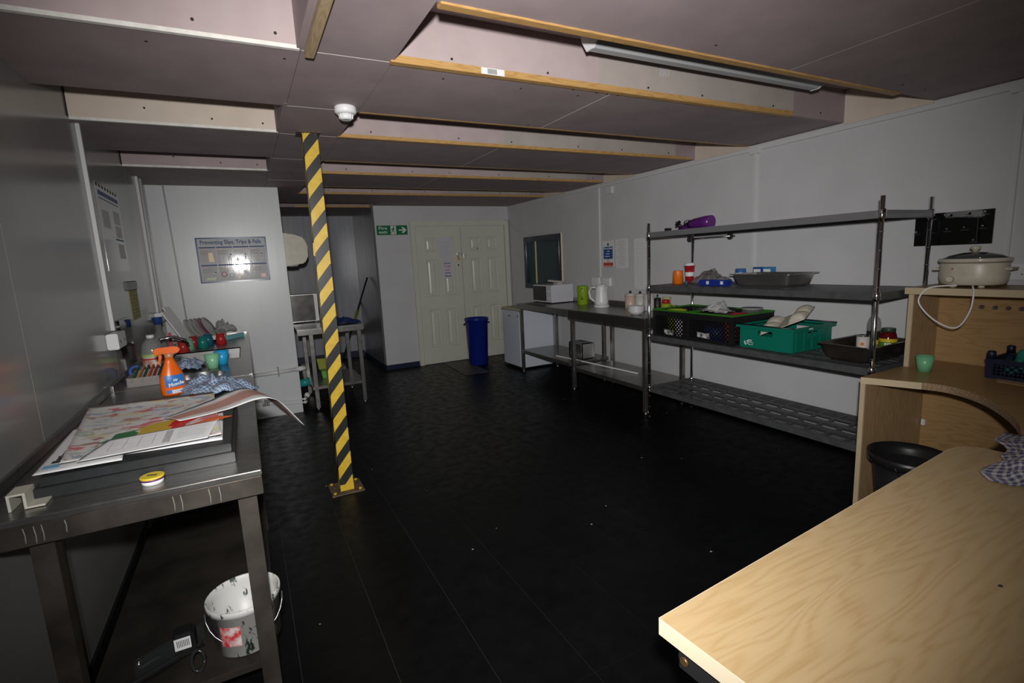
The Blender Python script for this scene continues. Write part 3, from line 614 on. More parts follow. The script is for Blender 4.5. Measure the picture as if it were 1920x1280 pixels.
for ang, w_ in ((-2.32, .6),):
    mb = MB(); mb.grid(lambda u, v: (-.125+(.1065+.002*v)*math.cos(ang+u*w_), 1.845+(.1065+.002*v)*math.sin(ang+u*w_), .25+.07*v), 10, 6)
    part('red_label', mb, M('torn_red_label', (.55, .03, .035), .5, col2=(.66, .62, .6), scale=38), bk)
dp = empty('black_dustpan', (-.3, 1.85, .2), 'glossy black plastic dustpan with a barcode sticker lying under the bench', 'dustpan')
bp_ = M('black_translucent', (.02, .021, .022), .12)
def pan(u, v):
    a = math.radians(200+140*u); x = -.45+.19*v; yc = 1.80+.10*v
    return (x, yc+.06*math.cos(a), .262+.06*math.sin(a))
o = part('trough', MB().grid(pan, 14, 12), bp_, dp); solidify(o, .003)
part('rim', MB().tube([pan(0, i/12) for i in range(13)], .004, 6).tube([pan(1, i/12) for i in range(13)], .004, 6), bp_, dp)
hd = part('handle_block', MB().box(-.335, -.275, 1.80, 1.86, .235, .315), black, dp, .008)
part('barcode_sticker', MB().box(-.33, -.285, 1.7985, 1.7995, .265, .305), paper, hd)
bc = MB()
for i in range(8): bc.box(-.323+i*.0045, -.3212+i*.0045, 1.798, 1.7988, .275, .298)
part('barcode_lines', bc, ink, hd)
part('hanging_loop', MB().tube([(-.27+.018*math.cos(a), 1.765+.012*math.sin(a), .232+.028*math.sin(a)) for a in [2*PI*i/16 for i in range(17)]], .006, 8), bp_, dp)

# on the left wall
def wallbox(name, y0, y1, z0, z1, d, label, cat, mat=wplas):
    return solo(name, MB().box(XL, XL+d, y0, y1, z0, z1), mat, (XL, (y0+y1)/2, z0), label, cat, bevel=.004)
o = wallbox('socket_box', 3.28, 3.48, 1.08, 1.163, .05, 'white double socket box at the foot of the near left trunking', 'socket')
for y in (3.33, 3.43): part('socket_hole', MB().box(XL+.05, XL+.0512, y, y+.01, 1.11, 1.125), ink, o)
wallbox('socket_box', 4.93, 5.14, 1.08, 1.155, .05, 'small white socket box on the left wall above the dish rack', 'socket')
wallbox('wall_label', 3.98, 4.35, 1.365, 1.425, .008, 'small black plastic label on the left wall under the tall poster', 'label', black)
o = solo('yellow_notice', MB().box(XL, XL+.0015, 4.06, 4.35, 1.17, 1.385), P('faded_yellow', (.38, .34, .08), .6), (XL, 4.2, 1.17), 'faded yellow notice taped to the left wall above the sink', 'notice')
ln = MB()
for i in range(8): ln.box(XL+.0015, XL+.002, 4.09, 4.32, 1.19+i*.023, 1.194+i*.023)
part('print_lines', ln, M('olive_ink', (.16, .14, .03), .6), o, kind='stuff')
solo('black_wall_patch', MB().box(XL, XL+.012, 3.58, 3.9, .925, 1.21), blackg, (XL, 3.7, .93), 'black glossy patch on the left wall beside the socket box', 'panel', bevel=.003)  # thin glossy black sheet set flat on the wall
o = solo('tall_poster', MB().box(XL, XL+.0015, 3.62, 4.22, 1.49, 1.985), M('laminated_poster', (.36, .36, .35), .12), (XL, 3.9, 1.49), 'tall laminated safety poster with a black and yellow top stripe on the left wall', 'poster')
pm = MB()
for i in range(8): pm.box(XL+.0015, XL+.002, 3.64+i*.07, 3.675+i*.07, 1.965, 1.982)
part('stripe_blocks', pm, ink, o, kind='stuff')
part('title_bar', MB().box(XL+.0015, XL+.002, 3.66, 4.18, 1.92, 1.945).box(XL+.0015, XL+.002, 3.66, 4.18, 1.90, 1.906).box(XL+.0015, XL+.002, 3.95, 4.18, 1.68, 1.69), blueink, o)
pbm = M('picture_print', (.12, .11, .1), .3, col2=(.3, .26, .24), scale=30)
for y0, y1, z0, z1 in ((3.98, 4.16, 1.78, 1.86), (3.98, 4.16, 1.70, 1.77), (3.98, 4.16, 1.57, 1.66), (3.68, 3.86, 1.74, 1.84)): part('picture_block', MB().box(XL+.0015, XL+.002, y0, y1, z0, z1), pbm, o)
# ================================================================ PARTITION, COLUMN, ALCOVE, FAR WALL
yp = 5.5
pw, ph, px0, pz0 = .585, .415, -.35, 1.362
pt = empty('safety_poster', (px0+pw/2, yp, pz0), 'laminated blue bordered safety poster about slips, trips and falls on the partition', 'poster')
part('sheet', MB().box(px0, px0+pw, yp-.002, yp, pz0, pz0+ph), M('laminate_white', (.62, .63, .64), .06, bump=.025, scale=5, stretch=(5, 1, .8)), pt)
fb = M('poster_blue', (.04, .08, .2), .15); y1 = yp-.002
bmb = MB(); t_ = .013
bmb.box(px0, px0+pw, y1-.001, y1, pz0, pz0+t_).box(px0, px0+pw, y1-.001, y1, pz0+ph-t_, pz0+ph).box(px0, px0+t_, y1-.001, y1, pz0+t_, pz0+ph-t_).box(px0+pw-t_, px0+pw, y1-.001, y1, pz0+t_, pz0+ph-t_)
part('border', bmb, fb, pt)
text('title', 'Preventing Slips, Trips & Falls', .052, (px0+pw/2-.005, y1-.001, pz0+ph-.045), (1, 0, 0), (0, 0, 1), blueink, pt, .0012, pw*.86)
cw, chh = .130, .148
tx_ = M('poster_text_grey', (.3, .29, .3), .5); rd_ = M('poster_red', (.5, .05, .05), .3); gry = M('poster_field', (.58, .58, .58), .06, bump=.025, scale=5, stretch=(5, 1, .8)); ylw = M('poster_yellow', (.6, .36, .03), .3); dk = M('poster_dark', (.06, .06, .08), .3); grn = M('poster_green', (.2, .32, .1), .3)
def man(mb, x, z, lean=.01, s_=1.0):
    mb.lathe([(.006*s_, 0), (.006*s_, .0008)], (x+lean*2, y1-.002, z+.072*s_), 10, rot=rot('X', 90))
    for p, q, w_ in (((x+lean, z+.06*s_), (x, z+.03*s_), .014), ((x, z+.032*s_), (x-.01, z), .007), ((x, z+.032*s_), (x+.012, z+.002), .007), ((x+lean, z+.058*s_), (x+.022, z+.045*s_), .005), ((x+lean, z+.058*s_), (x-.018, z+.042*s_), .005)):
        mb.bar((p[0], y1-.002, p[1]), (q[0], y1-.002, q[1]), w_*s_, .0008, up=(0, 1, 0))
    return mb
for r in range(2):
    for c in range(4):
        x = px0+.022+c*(cw+.008); z = pz0+.02+(1-r)*(chh+.014)
        cell = part('panel', MB().box(x, x+cw, y1-.0006, y1, z, z+chh), gry, pt)
        part('header_bar', MB().box(x, x+cw, y1-.0015, y1, z+chh-.012, z+chh), blueink, cell)
        lm = MB()
        for k in range(5): lm.box(x+.008, x+cw*(.75 if k % 2 else .62), y1-.0012, y1, z+chh-.036-k*.009, z+chh-.033-k*.009)
        part('text_lines', lm, tx_, cell, kind='stuff')
        part('red_heading', MB().box(x+.008, x+.055, y1-.0012, y1, z+chh-.024, z+chh-.02), rd_, cell)
        fx = x+cw*.62
        if (r, c) == (0, 0): part('yellow_sign', MB().prism([(fx-.012, z+.01), (fx+.03, z+.01), (fx+.022, z+.095), (fx-.012, z+.095)], y1-.002, y1, 1), ylw, cell)
        elif (r, c) in ((0, 1), (0, 2), (0, 3), (1, 0)): part('figure', man(MB(), fx+.015, z+.02, (.02, .004, .003, .014)[(r*4+c-1) % 4]), dk, cell)
        if (r, c) == (0, 2): part('yellow_triangle', MB().prism([(x+.01, z+.012), (x+.045, z+.012), (x+.028, z+.055)], y1-.002, y1, 1), ylw, cell)
        if (r, c) == (1, 0): part('green_stripes', MB().prism([(x+.02, z+.008), (x+.10, z+.008), (x+.115, z+.03), (x+.035, z+.03)], y1-.0014, y1, 1), grn, cell)
        if (r, c) == (1, 1):
            part('red_ring', MB().lathe([(.018, 0), (.024, 0), (.024, .001), (.018, .001), (.018, 0)], (x+.04, y1, z+.055), 24, cap0=False, cap1=False, rot=rot('X', 90)), rd_, cell)
            part('blue_ring', MB().lathe([(.018, 0), (.021, 0), (.021, .001), (.018, .001), (.018, 0)], (x+.1, y1, z+.042), 24, cap0=False, cap1=False, rot=rot('X', 90)), M('poster_ring_blue', (.1, .3, .42), .3), cell)
            part('shoe', MB().box(x+.09, x+.11, y1-.0014, y1, z+.036, z+.048), dk, cell)
        if (r, c) == (1, 2):
            part('dark_shape', MB().prism([(x+.06, z+.08), (x+.085, z+.085), (x+.11, z+.06), (x+.118, z+.03), (x+.10, z+.01), (x+.078, z+.02), (x+.072, z+.055)], y1-.0015, y1, 1), dk, cell)
            part('yellow_sign', MB().box(x+.012, x+.032, y1-.0015, y1, z+.01, z+.05), ylw, cell)
        if (r, c) == (1, 3): part('orange_box', MB().prism([(x+.075, z+.01), (x+.115, z+.014), (x+.11, z+.05), (x+.07, z+.045)], y1-.0015, y1, 1), M('poster_orange', (.5, .22, .12), .3), cell)
# pipes on the partition
o = empty('waste_pipe', (.2, yp-.03, .46), 'white waste pipe with clip and elbow running along the partition', 'pipe')
part('pipe', MB().tube([(-.02, yp-.03, .445), (.37, yp-.03, .455)], .019, 14), wplas, o)
part('elbow', MB().tube([(.36, yp-.03, .455), (.42, yp-.03, .458), (.44, yp-.01, .455), (.445, yp+.05, .45)], .025, 14), wplas, o)
part('clip', MB().box(.195, .207, yp-.055, yp, .41, .50), M('grey_clip', (.3, .3, .31), .5), o)
for k, z in enumerate((.165, .13)):
    o = empty('water_pipe', (.2, yp-.012, z), ('upper', 'lower')[k]+' of two thin white water pipes low on the partition', 'pipe')
    part('pipe', MB().tube([(-.02, yp-.012, z+.01), (.38, yp-.012, z-.03), (.43, yp-.005, z-.03), (.44, yp+.06, z-.03)], .0085, 8), wplas, o)
    part('elbow', MB().ball((.415, yp-.012, z-.03), .016), wplas, o)
    for i in range(5): part('black_mark', MB().box(.045-k*.02+i*.013, .052-k*.02+i*.013, yp-.0225, yp-.002, z-.008, z+.022), ink, o)
# column
cl = empty('hazard_column', (.435, 3.335, 0), 'steel column wrapped in yellow and black hazard tape standing mid room', 'column')
def b_haz(nt, N, L, b):
    t, s_ = objxyz(N, L)
    d = mth(N, L, 'SUBTRACT', s_[2], mth(N, L, 'MULTIPLY', mth(N, L, 'SUBTRACT', s_[0], s_[1]), 1.2))
    f = mth(N, L, 'FRACT', mth(N, L, 'ADD', mth(N, L, 'DIVIDE', d, .1605), .491))
    nz = N('ShaderNodeTexNoise'); nz.inputs['Scale'].default_value = 30; L(t.outputs['Object'], nz.inputs['Vector'])
    yv = ramp(N, L, nz.outputs[0], [(.3, (.56, .36, .025)), (.7, (.66, .44, .04))])
    mx = N('ShaderNodeMix', data_type='RGBA'); L(mth(N, L, 'GREATER_THAN', f, .5), mx.inputs[0]); L(yv, mx.inputs[6]); mx.inputs[7].default_value = (.016, .018, .018, 1); L(mx.outputs[2], b.inputs['Base Color'])
part('post', MB().box(.40, .484, 3.288, 3.372, .012, ZC-.004), node_mat('hazard_tape', .35, b_haz), cl, .004)
part('tape_foot', MB().box(.3995, .4845, 3.2875, 3.3725, .0125, .055), P('yellow_tape', (.6, .4, .03), .4), cl)
bpm = M('painted_plate', (.12, .08, .05), .6, col2=(.06, .04, .03), scale=30)
bpl = part('base_plate', MB().box(.34, .545, 3.245, 3.45, .0003, .012), bpm, cl, .002)
for x, y in ((.362, 3.268), (.52, 3.268), (.362, 3.428), (.52, 3.428)): part('bolt', MB().lathe([(.011, .012), (.011, .02)], (x, y, 0), 6), P('yellow_tape', (1,)*3), bpl)
cpl = part('cap_plate', MB().box(.37, .50, 3.27, 3.40, ZC-.004, ZC-.0005), bpm, cl)
for x in (.40, .47): part('bolt', MB().lathe([(.006, ZC-.012), (.006, ZC-.004)], (x, 3.28, 0), 8), chrome, cpl)
part('loose_tape', MB().prism([(.393, 1.60), (.399, 1.605), (.399, 1.52), (.39, 1.53)], 3.29, 3.30, 1), P('yellow_tape', (1,)*3), cl)
# smoke detector
sd = empty('smoke_detector', (.545, 2.73, ZC), 'white round smoke detector on the ceiling near the column', 'smoke detector')
part('base', MB().lathe([(.05, ZC-.0005), (.053, ZC-.006), (.052, ZC-.03), (.042, ZC-.038)], (.545, 2.73, 0), 28), wplas, sd)
part('sensor', MB().lathe([(.034, ZC-.038), (.031, ZC-.058), (.024, ZC-.064)], (.545, 2.73, 0), 28), wplas, sd)
for i in range(12): a = 2*PI*i/12; part('vent_rib', MB().bar((.545+.034*math.cos(a), 2.73+.034*math.sin(a), ZC-.039), (.545+.031*math.cos(a), 2.73+.031*math.sin(a), ZC-.058), .004), wplas, sd)
# light fitting in the first slot
lf = empty('light_fitting', (2.07, 1.80, ZT), 'long unlit white batten light fitting inside the first ceiling slot', 'light')
part('reflector', MB().prism([(1.735, 2.375), (1.735, 2.352), (1.835, 2.30), (1.875, 2.30), (1.91, 2.352), (1.91, 2.375)], 1.40, 2.93, 0), M('fitting_grey', (.42, .43, .45), .4), lf, .002)
part('spine', MB().box(1.40, 2.93, 1.79, 1.85, 2.375, ZT), wplas, lf)
for x in (1.392, 2.93): part('end_cap', MB().prism([(1.733, 2.377), (1.733, 2.35), (1.835, 2.298), (1.877, 2.298), (1.912, 2.35), (1.912, 2.377)], x, x+.008, 0), wplas, lf)
# hand dryer on the alcove's left wall
hdr = empty('hand_dryer', (.39, 5.85, 1.5), 'white hand dryer jutting out behind the partition edge', 'hand dryer')
part('case', MB().prism([(.387, 1.825), (.52, 1.80), (.60, 1.765), (.625, 1.68), (.622, 1.58), (.585, 1.51), (.50, 1.50), (.387, 1.48)], 5.70, 5.96, 1), cream, hdr, .012)
part('nozzle', MB().prism([(.44, 1.505), (.53, 1.505), (.52, 1.485), (.44, 1.48)], 5.76, 5.90, 1), M('grey_clip', (1,)*3), hdr, .004)
# alcove table
at_ = empty('steel_table', (.73, 5.85, 0), 'small stainless steel prep table standing in the alcove', 'table')
part('tabletop', MB().box(.405, 1.05, 5.37, 6.28, .845, .86), steell, at_, .003)
part('apron', MB().box(.405, 1.05, 5.372, 5.382, .80, .846).box(1.04, 1.05, 5.382, 6.28, .80, .846), steel, at_, .002)
for x, y in ((.535, 5.45), (1.01, 5.45), (.535, 6.2), (1.01, 6.2)):
    lg = part('leg', MB().box(x-.019, x+.019, y-.019, y+.019, .03, .845), steel, at_); part('foot', MB().lathe([(.012, 0), (.012, .03)], (x, y, 0), 10), steell, lg)
part('lower_shelf', MB().box(.50, 1.03, 5.445, 6.2, .22, .25), steel, at_, .002)
ov = empty('table_oven', (.55, 6.13, .86), 'steel fronted microwave oven with a bright trim on the alcove table', 'microwave')
part('case', MB().box(.40, .70, 6.0, 6.27, .875, 1.175), steell, ov, .004)
part('door', MB().box(.405, .662, 5.985, 5.999, .885, 1.17), M('mirror_steel', (.55, .54, .54), .12, .95, var=.2, scale=12), ov, .003)
part('trim', MB().box(.664, .695, 5.983, 5.999, .878, 1.173), wplas, ov)
part('knob', MB().lathe([(.02, 0), (.02, .02)], (.70, 6.05, 1.0), 14, rot=rot('Y', 90)), black, ov)
for x in (.43, .67): part('foot', MB().box(x-.012, x+.012, 6.02, 6.04, .8605, .875).box(x-.012, x+.012, 6.22, 6.24, .8605, .875), black, ov)
crumple('blue_cloth', (.87, 5.62, .861), .34, .26, .075, 3.7, P('dark_blue_cloth', (.01, .025, .12), .8), 'dark blue cloth bundled on the alcove table behind the column', 'cloth')
gb = empty('green_box', (.74, 5.9, .25), 'lime green plastic scoop box on the lower shelf of the alcove table', 'box')
part('body', MB().prism([(.65, .2505), (.84, .2505), (.86, .33), (.64, .33)], 5.82, 5.98, 1), P('lime_plastic', (.12, .4, .06)), gb, .005)
part('back', MB().prism([(.635, .33), (.86, .33), (.86, .44), (.62, .45)], 5.97, 5.985, 1), P('olive_plastic', (.3, .32, .02)), gb)
tl = empty('teal_fitting', (.49, 5.75, .3), 'teal plastic drain fitting hanging under the waste pipe behind the partition', 'fitting')
part('body', MB().tube([(.40, 5.68, .26), (.50, 5.68, .27)], [.04, .045], 14), P('teal_plastic', (.02, .3, .28)), tl)
part('pipe', MB().tube([(.46, 5.68, .3), (.45, 5.68, .46)], .02, 12), M('grey_clip', (1,)*3), tl)
part('valve', MB().ball((.455, 5.66, .13), .03), wplas, tl)
mp_ = empty('mop', (1.2, 7.5, 0), 'mop with a dark handle and yellow green grip leaning on the alcove wall', 'mop')
a, b_ = Vector((1.10, 7.42, .10)), Vector((1.605, 7.60, 1.285))
part('handle', MB().tube([a, b_], .013, 10), M('dark_blue_metal', (.05, .055, .07), .3, .6), mp_)
part('grip', MB().tube([a.lerp(b_, .38), a.lerp(b_, .62)], .018, 10), P('olive_grip', (.2, .22, .02)), mp_)
part('mop_head', MB().tube([(1.10, 7.42, .11), (1.09, 7.41, .06), (1.08, 7.40, .003)], [.02, .06, .09], 12), M('mop_yarn', (.25, .25, .24), .9, var=.3, scale=60), mp_)
# fire exit sign
fe = empty('fire_exit_sign', (1.86, YF, 1.91), 'green fire exit sign with running figure and arrow beside the doors', 'sign')
gm = P('sign_green', (.005, .17, .06), .3)
part('plate', MB().box(1.652, 2.072, YF-.004, YF, 1.85, 1.976), gm, fe)
text('lettering', 'Fire\nexit', .052, (1.735, YF-.0045, 1.914), (1, 0, 0), (0, 0, 1), wplas, fe, .001, .115)
part('white_field', MB().box(1.84, 1.915, YF-.006, YF-.004, 1.857, 1.970), wplas, fe)
rm = MB(); yy = YF-.007
rm.lathe([(.009, 0), (.009, .001)], (1.885, yy, 1.955), 12, rot=rot('X', 90))
for p, q, w_ in (((1.880, 1.942), (1.87, 1.91), .017), ((1.872, 1.912), (1.855, 1.885), .009), ((1.855, 1.885), (1.845, 1.88), .008), ((1.872, 1.91), (1.893, 1.895), .009), ((1.893, 1.895), (1.888, 1.865), .008), ((1.878, 1.94), (1.858, 1.93), .007), ((1.858, 1.93), (1.853, 1.915), .006), ((1.88, 1.938), (1.905, 1.925), .007)):
    rm.bar((p[0], yy, p[1]), (q[0], yy, q[1]), w_, .001, up=(0, 1, 0))
part('running_figure', rm, gm, fe)
part('arrow', MB().prism([(1.95, 1.905), (2.015, 1.905), (1.99, 1.88), (2.012, 1.87), (2.06, 1.913), (2.012, 1.956), (1.99, 1.946), (2.015, 1.921), (1.95, 1.921)], YF-.006, YF-.004, 1), wplas, fe)
# door notices
n1 = solo('paper_notice', MB().box(2.49, 2.69, YF-.034, YF-.0325, 1.49, 1.80), P('notice_paper', (.6, .6, .64), .6), (2.59, YF-.033, 1.5), 'white typed notice at the top of the left door leaf', 'notice')
lm = MB()
for k in range(12): lm.box(2.51, 2.64+.03*((k*7) % 3)/2, YF-.0345, YF-.034, 1.52+k*.02, 1.5235+k*.02)
part('text_lines', lm, greyink, n1, kind='stuff')
n2 = solo('paper_notice', MB().box(2.53, 2.69, YF-.034, YF-.0325, 1.22, 1.475), P('notice_paper', (1,)*3), (2.6, YF-.033, 1.25), 'white hand washing notice with coloured words below the typed notice', 'notice')
for k, (s_, mt) in enumerate((('Remember', M('purple_ink', (.1, .04, .2), .6)), ('To wash', redink), ('your', redink), ('hands', M('purple_ink', (1,)*3)), ('Please', ink))):
    text('word', s_, .036, (2.61, YF-.0345, 1.435-k*.045), (1, 0, 0), (0, 0, 1), mt, n2, .0006, .10 if len(s_) > 5 else None)
# blue bin, floor plate
bn = empty('waste_bin', (2.83, 6.52, 0), 'tall dark blue plastic bin in front of the white double doors', 'bin')
bl = P('bin_blue', (.006, .018, .2), .35)
part('body', MB().lathe([(.125, .0005), (.132, .01), (.16, .63), (.17, .635), (.17, .66), (.163, .66), (.155, .62), (.12, .02)], (2.83, 6.52, 0), 36), bl, bn)
for sgn in (-1, 1):
    part('handle', MB().tube([(2.83+sgn*.162, 6.50, .60), (2.83+sgn*.19, 6.50, .58), (2.83+sgn*.19, 6.54, .58), (2.83+sgn*.162, 6.54, .60)], .006, 8), bl, bn)
solo('floor_plate', MB().prism([(2.38, 5.96), (2.72, 5.94), (2.77, 6.85), (2.44, 6.90)], .0004, .006, 2), M('dull_plate', (.09, .085, .08), .5, .4, var=.2, scale=20), (2.57, 6.4, 0), 'worn grey metal plate lying on the floor before the doors', 'floor plate', bevel=.001)
solo('door_cable', MB().tube([(3.56, YF-.04, 2.03), (3.60, YF-.04, 2.035), (3.622, YF-.04, 2.0), (3.622, 6.72, 1.88), (3.622, 6.46, 1.76)], .004, 6), greyink, (3.6, 6.7, 1.9), 'thin dark cable sagging from the door frame to the hatch', 'cable')

# ================================================================ RIGHT SIDE
fr = empty('fridge', (3.33, 5.97, 0), 'small white under-counter fridge with a yellowed top beside the doors', 'fridge')
fw = P('fridge_white', (.62, .66, .74), .35)
part('body', MB().box(3.14, 3.60, 5.73, 6.22, .03, .785), fw, fr, .006)
dr_ = part('door', MB().box(3.09, 3.135, 5.73, 6.22, .04, .775), fw, fr, .01)
part('badge', MB().box(3.0885, 3.09, 5.98, 6.04, .70, .71).box(3.0885, 3.09, 5.765, 5.78, .70, .725), ink, dr_, kind='stuff')
part('top', MB().box(3.085, 3.61, 5.72, 6.23, .786, .815), P('yellowed_plastic', (.5, .47, .32), .5), fr, .006)
for x, y in ((3.12, 5.76), (3.12, 6.19), (3.57, 5.76), (3.57, 6.19)): part('foot', MB().lathe([(.015, 0), (.015, .03)], (x, y, 0), 10), black, fr)
def prep_table(label, y0, y1, zt, th, zsh, mat, legs):
    t = empty('steel_table', (3.32, (y0+y1)/2, 0), label, 'table', None)
    part('tabletop', MB().box(3.03, 3.615, y0, y1, zt-.012, zt), steel, t, .002)
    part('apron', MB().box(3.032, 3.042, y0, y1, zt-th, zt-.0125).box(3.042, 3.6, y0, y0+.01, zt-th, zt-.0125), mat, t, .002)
    part('upstand', MB().box(3.60, 3.618, y0, y1, zt, zt+.055), steel, t, .002)
    for x, y in legs:
        lg = part('leg', MB().box(x-.019, x+.019, y-.019, y+.019, .03, zt-.0125), steel, t, .002); part('foot', MB().lathe([(.012, 0), (.012, .03)], (x, y, 0), 10), steell, lg)
    part('lower_shelf', MB().box(3.06, 3.60, y0+.03, y1-.03, zsh-.04, zsh), steel, t, .002)
prep_table('stainless steel prep table carrying the white microwave, beside the fridge', 4.53, 5.685, .888, .062, .295, steel, ((3.07, 5.63), (3.57, 5.60), (3.57, 4.60)))
prep_table('stainless steel prep table carrying the kettle and canisters, beside the rack', 3.335, 4.525, .888, .092, .262, M('dark_apron_steel', (.1, .095, .09), .35, .8), ((3.07, 4.49), (3.07, 3.37), (3.57, 4.45), (3.57, 3.42)))  # this table's apron is in a darker steel
solo('trunking_offcut', MB().bar((3.16, 4.98, .303), (3.36, 3.80, .27), .014, .012), wplas, (3.26, 4.4, .3), 'long thin white strip lying on the lower shelf by the toaster', 'strip')
zt = .8885
mw = empty('microwave', (3.45, 5.48, zt), 'white microwave oven with a black glass door on the steel table', 'microwave')
part('case', MB().box(3.285, 3.60, 5.23, 5.68, zt+.012, zt+.225), P('appliance_white', (.6, .6, .64), .35), mw, .006)
part('door_glass', MB().box(3.275, 3.2845, 5.36, 5.665, zt+.03, zt+.21), blackg, mw, .003)
cpn = part('control_panel', MB().box(3.277, 3.2845, 5.235, 5.35, zt+.02, zt+.218), P('appliance_white', (1,)*3), mw, .003)
for z in (.07, .15): part('dial', MB().lathe([(.018, 0), (.016, .014)], (3.277, 5.29, zt+z), 14, rot=rot('Y', -90)), P('appliance_white', (1,)*3), cpn)
part('side_emboss', MB().box(3.33, 3.57, 5.2275, 5.23, zt+.04, zt+.19), P('appliance_white', (1,)*3), mw, .001)
for y in (5.26, 5.65): part('foot', MB().box(3.30, 3.32, y-.01, y+.01, zt, zt+.012), black, mw); part('foot', MB().box(3.56, 3.58, y-.01, y+.01, zt, zt+.012), black, mw)
ph_ = empty('cordless_phone', (3.42, 5.30, zt+.225), 'pale handset lying on top of the white microwave', 'phone')
part('base', MB().box(3.38, 3.46, 5.25, 5.35, zt+.2255, zt+.25), P('pinkish_plastic', (.5, .45, .45), .4), ph_, .006)
part('handset', MB().bar((3.36, 5.42, zt+.275), (3.44, 5.22, zt+.258), .045, .022), P('pinkish_plastic', (1,)*3), ph_, .006)
jg = empty('lime_jug', (3.46, 4.84, zt), 'tall lime green plastic jug with handle between microwave and kettle', 'jug')
lm_ = P('lime_gloss', (.24, .38, .015), .25)
part('body', MB().lathe([(.058, zt), (.062, zt+.006), (.065, zt+.20), (.063, zt+.215), (.05, zt+.222)], (3.46, 4.84, 0), 32), lm_, jg)
part('handle', MB().tube([(3.418, 4.79, zt+.19), (3.375, 4.75, zt+.18), (3.37, 4.745, zt+.10), (3.418, 4.79, zt+.07)], .011, 10), lm_, jg)
kt = empty('kettle', (3.42, 4.44, zt), 'white plastic jug kettle on the steel table', 'kettle')
part('base', MB().lathe([(.085, zt), (.085, zt+.018), (.078, zt+.024)], (3.42, 4.44, 0), 32), wplas, kt)
part('body', MB().lathe([(.078, zt+.025), (.076, zt+.06), (.062, zt+.22), (.06, zt+.228)], (3.42, 4.44, 0), 32), wplas, kt)
part('lid', MB().lathe([(.058, zt+.229), (.05, zt+.24), (.012, zt+.245)], (3.42, 4.44, 0), 32), wplas, kt)
part('spout', MB().prism([(4.375, zt+.16), (4.385, zt+.225), (4.34, zt+.222)], 3.405, 3.435, 0), wplas, kt, .003)
part('handle', MB().tube([(3.40, 4.50, zt+.215), (3.385, 4.57, zt+.21), (3.375, 4.60, zt+.16), (3.38, 4.58, zt+.09), (3.40, 4.51, zt+.05)], .012, 10), wplas, kt)
part('switch', MB().box(3.336, 3.345, 4.43, 4.45, zt+.03, zt+.05), greyink, kt)
can_m = M('cream_canister', (.55, .52, .47), .35)
for k, (y, w_, c) in enumerate(((4.06, 'TEA', (.56, .44, .33)), (3.915, 'COFFEE', (.55, .53, .5)), (3.79, 'SUGAR', (.55, .53, .5)))):
    e_ = empty('storage_canister', (3.5, y, zt), '%s canister with a dark knob lettered %s, by the kettle' % (('tan', 'cream', 'cream')[k], w_), 'canister', 'lettered canisters on the table')
    part('body', MB().lathe([(.052, zt), (.055, zt+.004), (.055, zt+.135)], (3.5, y, 0), 28), P('canister_%d' % k, c, .35), e_)
    ld = part('lid', MB().lathe([(.056, zt+.135), (.056, zt+.15), (.03, zt+.158), (.008, zt+.16)], (3.5, y, 0), 28), can_m, e_); part('knob', MB().ball((3.5, y, zt+.172), .013), black, ld)
    d = Vector((-.65, -.76, 0)); text('lettering', w_, .024, Vector((3.5, y, zt+.03))+d*.0562, (.76, -.65, 0), (0, 0, 1), greyink, e_, .0006, .05)
bw_m = P('bowl_china', (.55, .55, .56), .3)
for k in range(3):
    z = zt+k*.017
    solo('bowl', MB().lathe([(.04, z+.0005), (.06, z+.018), (.082, z+.05), (.079, z+.05), (.057, z+.021), (.01, z+.014)], (3.17, 3.60, 0), 32), bw_m, (3.17, 3.60, z), ('white bowl at the bottom of the stack on the table corner', 'white bowl in the middle of the stack on the table corner', 'white bowl at the top of the stack on the table corner')[k], 'bowl', 'stacked bowls')
cf = empty('coffee_press', (3.47, 3.64, zt), 'small black and glass coffee press among the canisters', 'coffee press')
part('glass', MB().lathe([(.03, zt), (.032, zt+.11)], (3.47, 3.64, 0), 20), M('smoked_glass', (.1, .1, .1), .1, trans=.3), cf)
part('lid', MB().lathe([(.034, zt+.11), (.034, zt+.125), (.015, zt+.135)], (3.47, 3.64, 0), 20), black, cf); part('plunger_knob', MB().ball((3.47, 3.64, zt+.155), .01), black, cf)
part('frame', MB().box(3.436, 3.44, 3.63, 3.65, zt, zt+.12).box(3.46, 3.48, 3.605, 3.609, zt, zt+.12), black, cf)
lathe_thing('storage_jar', (3.50, 3.55, zt), 'pale yellow plastic beaker beside the coffee press', 'beaker', [('body', [(.035, 0), (.04, .14), (.037, .14), (.033, .01)], P('pale_yellow', (.5, .46, .26)))])
mg = lathe_thing('lidded_mug', (3.40, 3.46, zt), 'yellow green mug with a red top next to the rack post', 'mug', [('body', [(.042, 0), (.045, .095), (.043, .095)], P('mug_lime', (.3, .36, .02))), ('red_top', [(.035, .0955), (.035, .125), (.02, .13)], P('red_gloss', (1,)*3))])
part('handle', MB().tube([(3.43, 3.43, zt+.08), (3.455, 3.405, zt+.07), (3.455, 3.405, zt+.03), (3.43, 3.43, zt+.02)], .006, 8), P('mug_lime', (1,)*3), mg)
ts = empty('toaster', (3.36, 4.7, .295), 'chrome sided toaster with black ends on the lower table shelf', 'toaster')
part('case', MB().box(3.27, 3.44, 4.62, 4.86, .30, .48), M('mirror_steel', (1,)*3), ts, .015)
part('end_panel', MB().box(3.268, 3.442, 4.605, 4.62, .297, .475), steell, ts, .008); part('end_panel', MB().box(3.268, 3.442, 4.86, 4.875, .297, .475), black, ts, .008)
part('slot', MB().box(3.32, 3.345, 4.66, 4.83, .4795, .482), ink, ts); part('slot', MB().box(3.37, 3.395, 4.66, 4.83, .4795, .482), ink, ts)
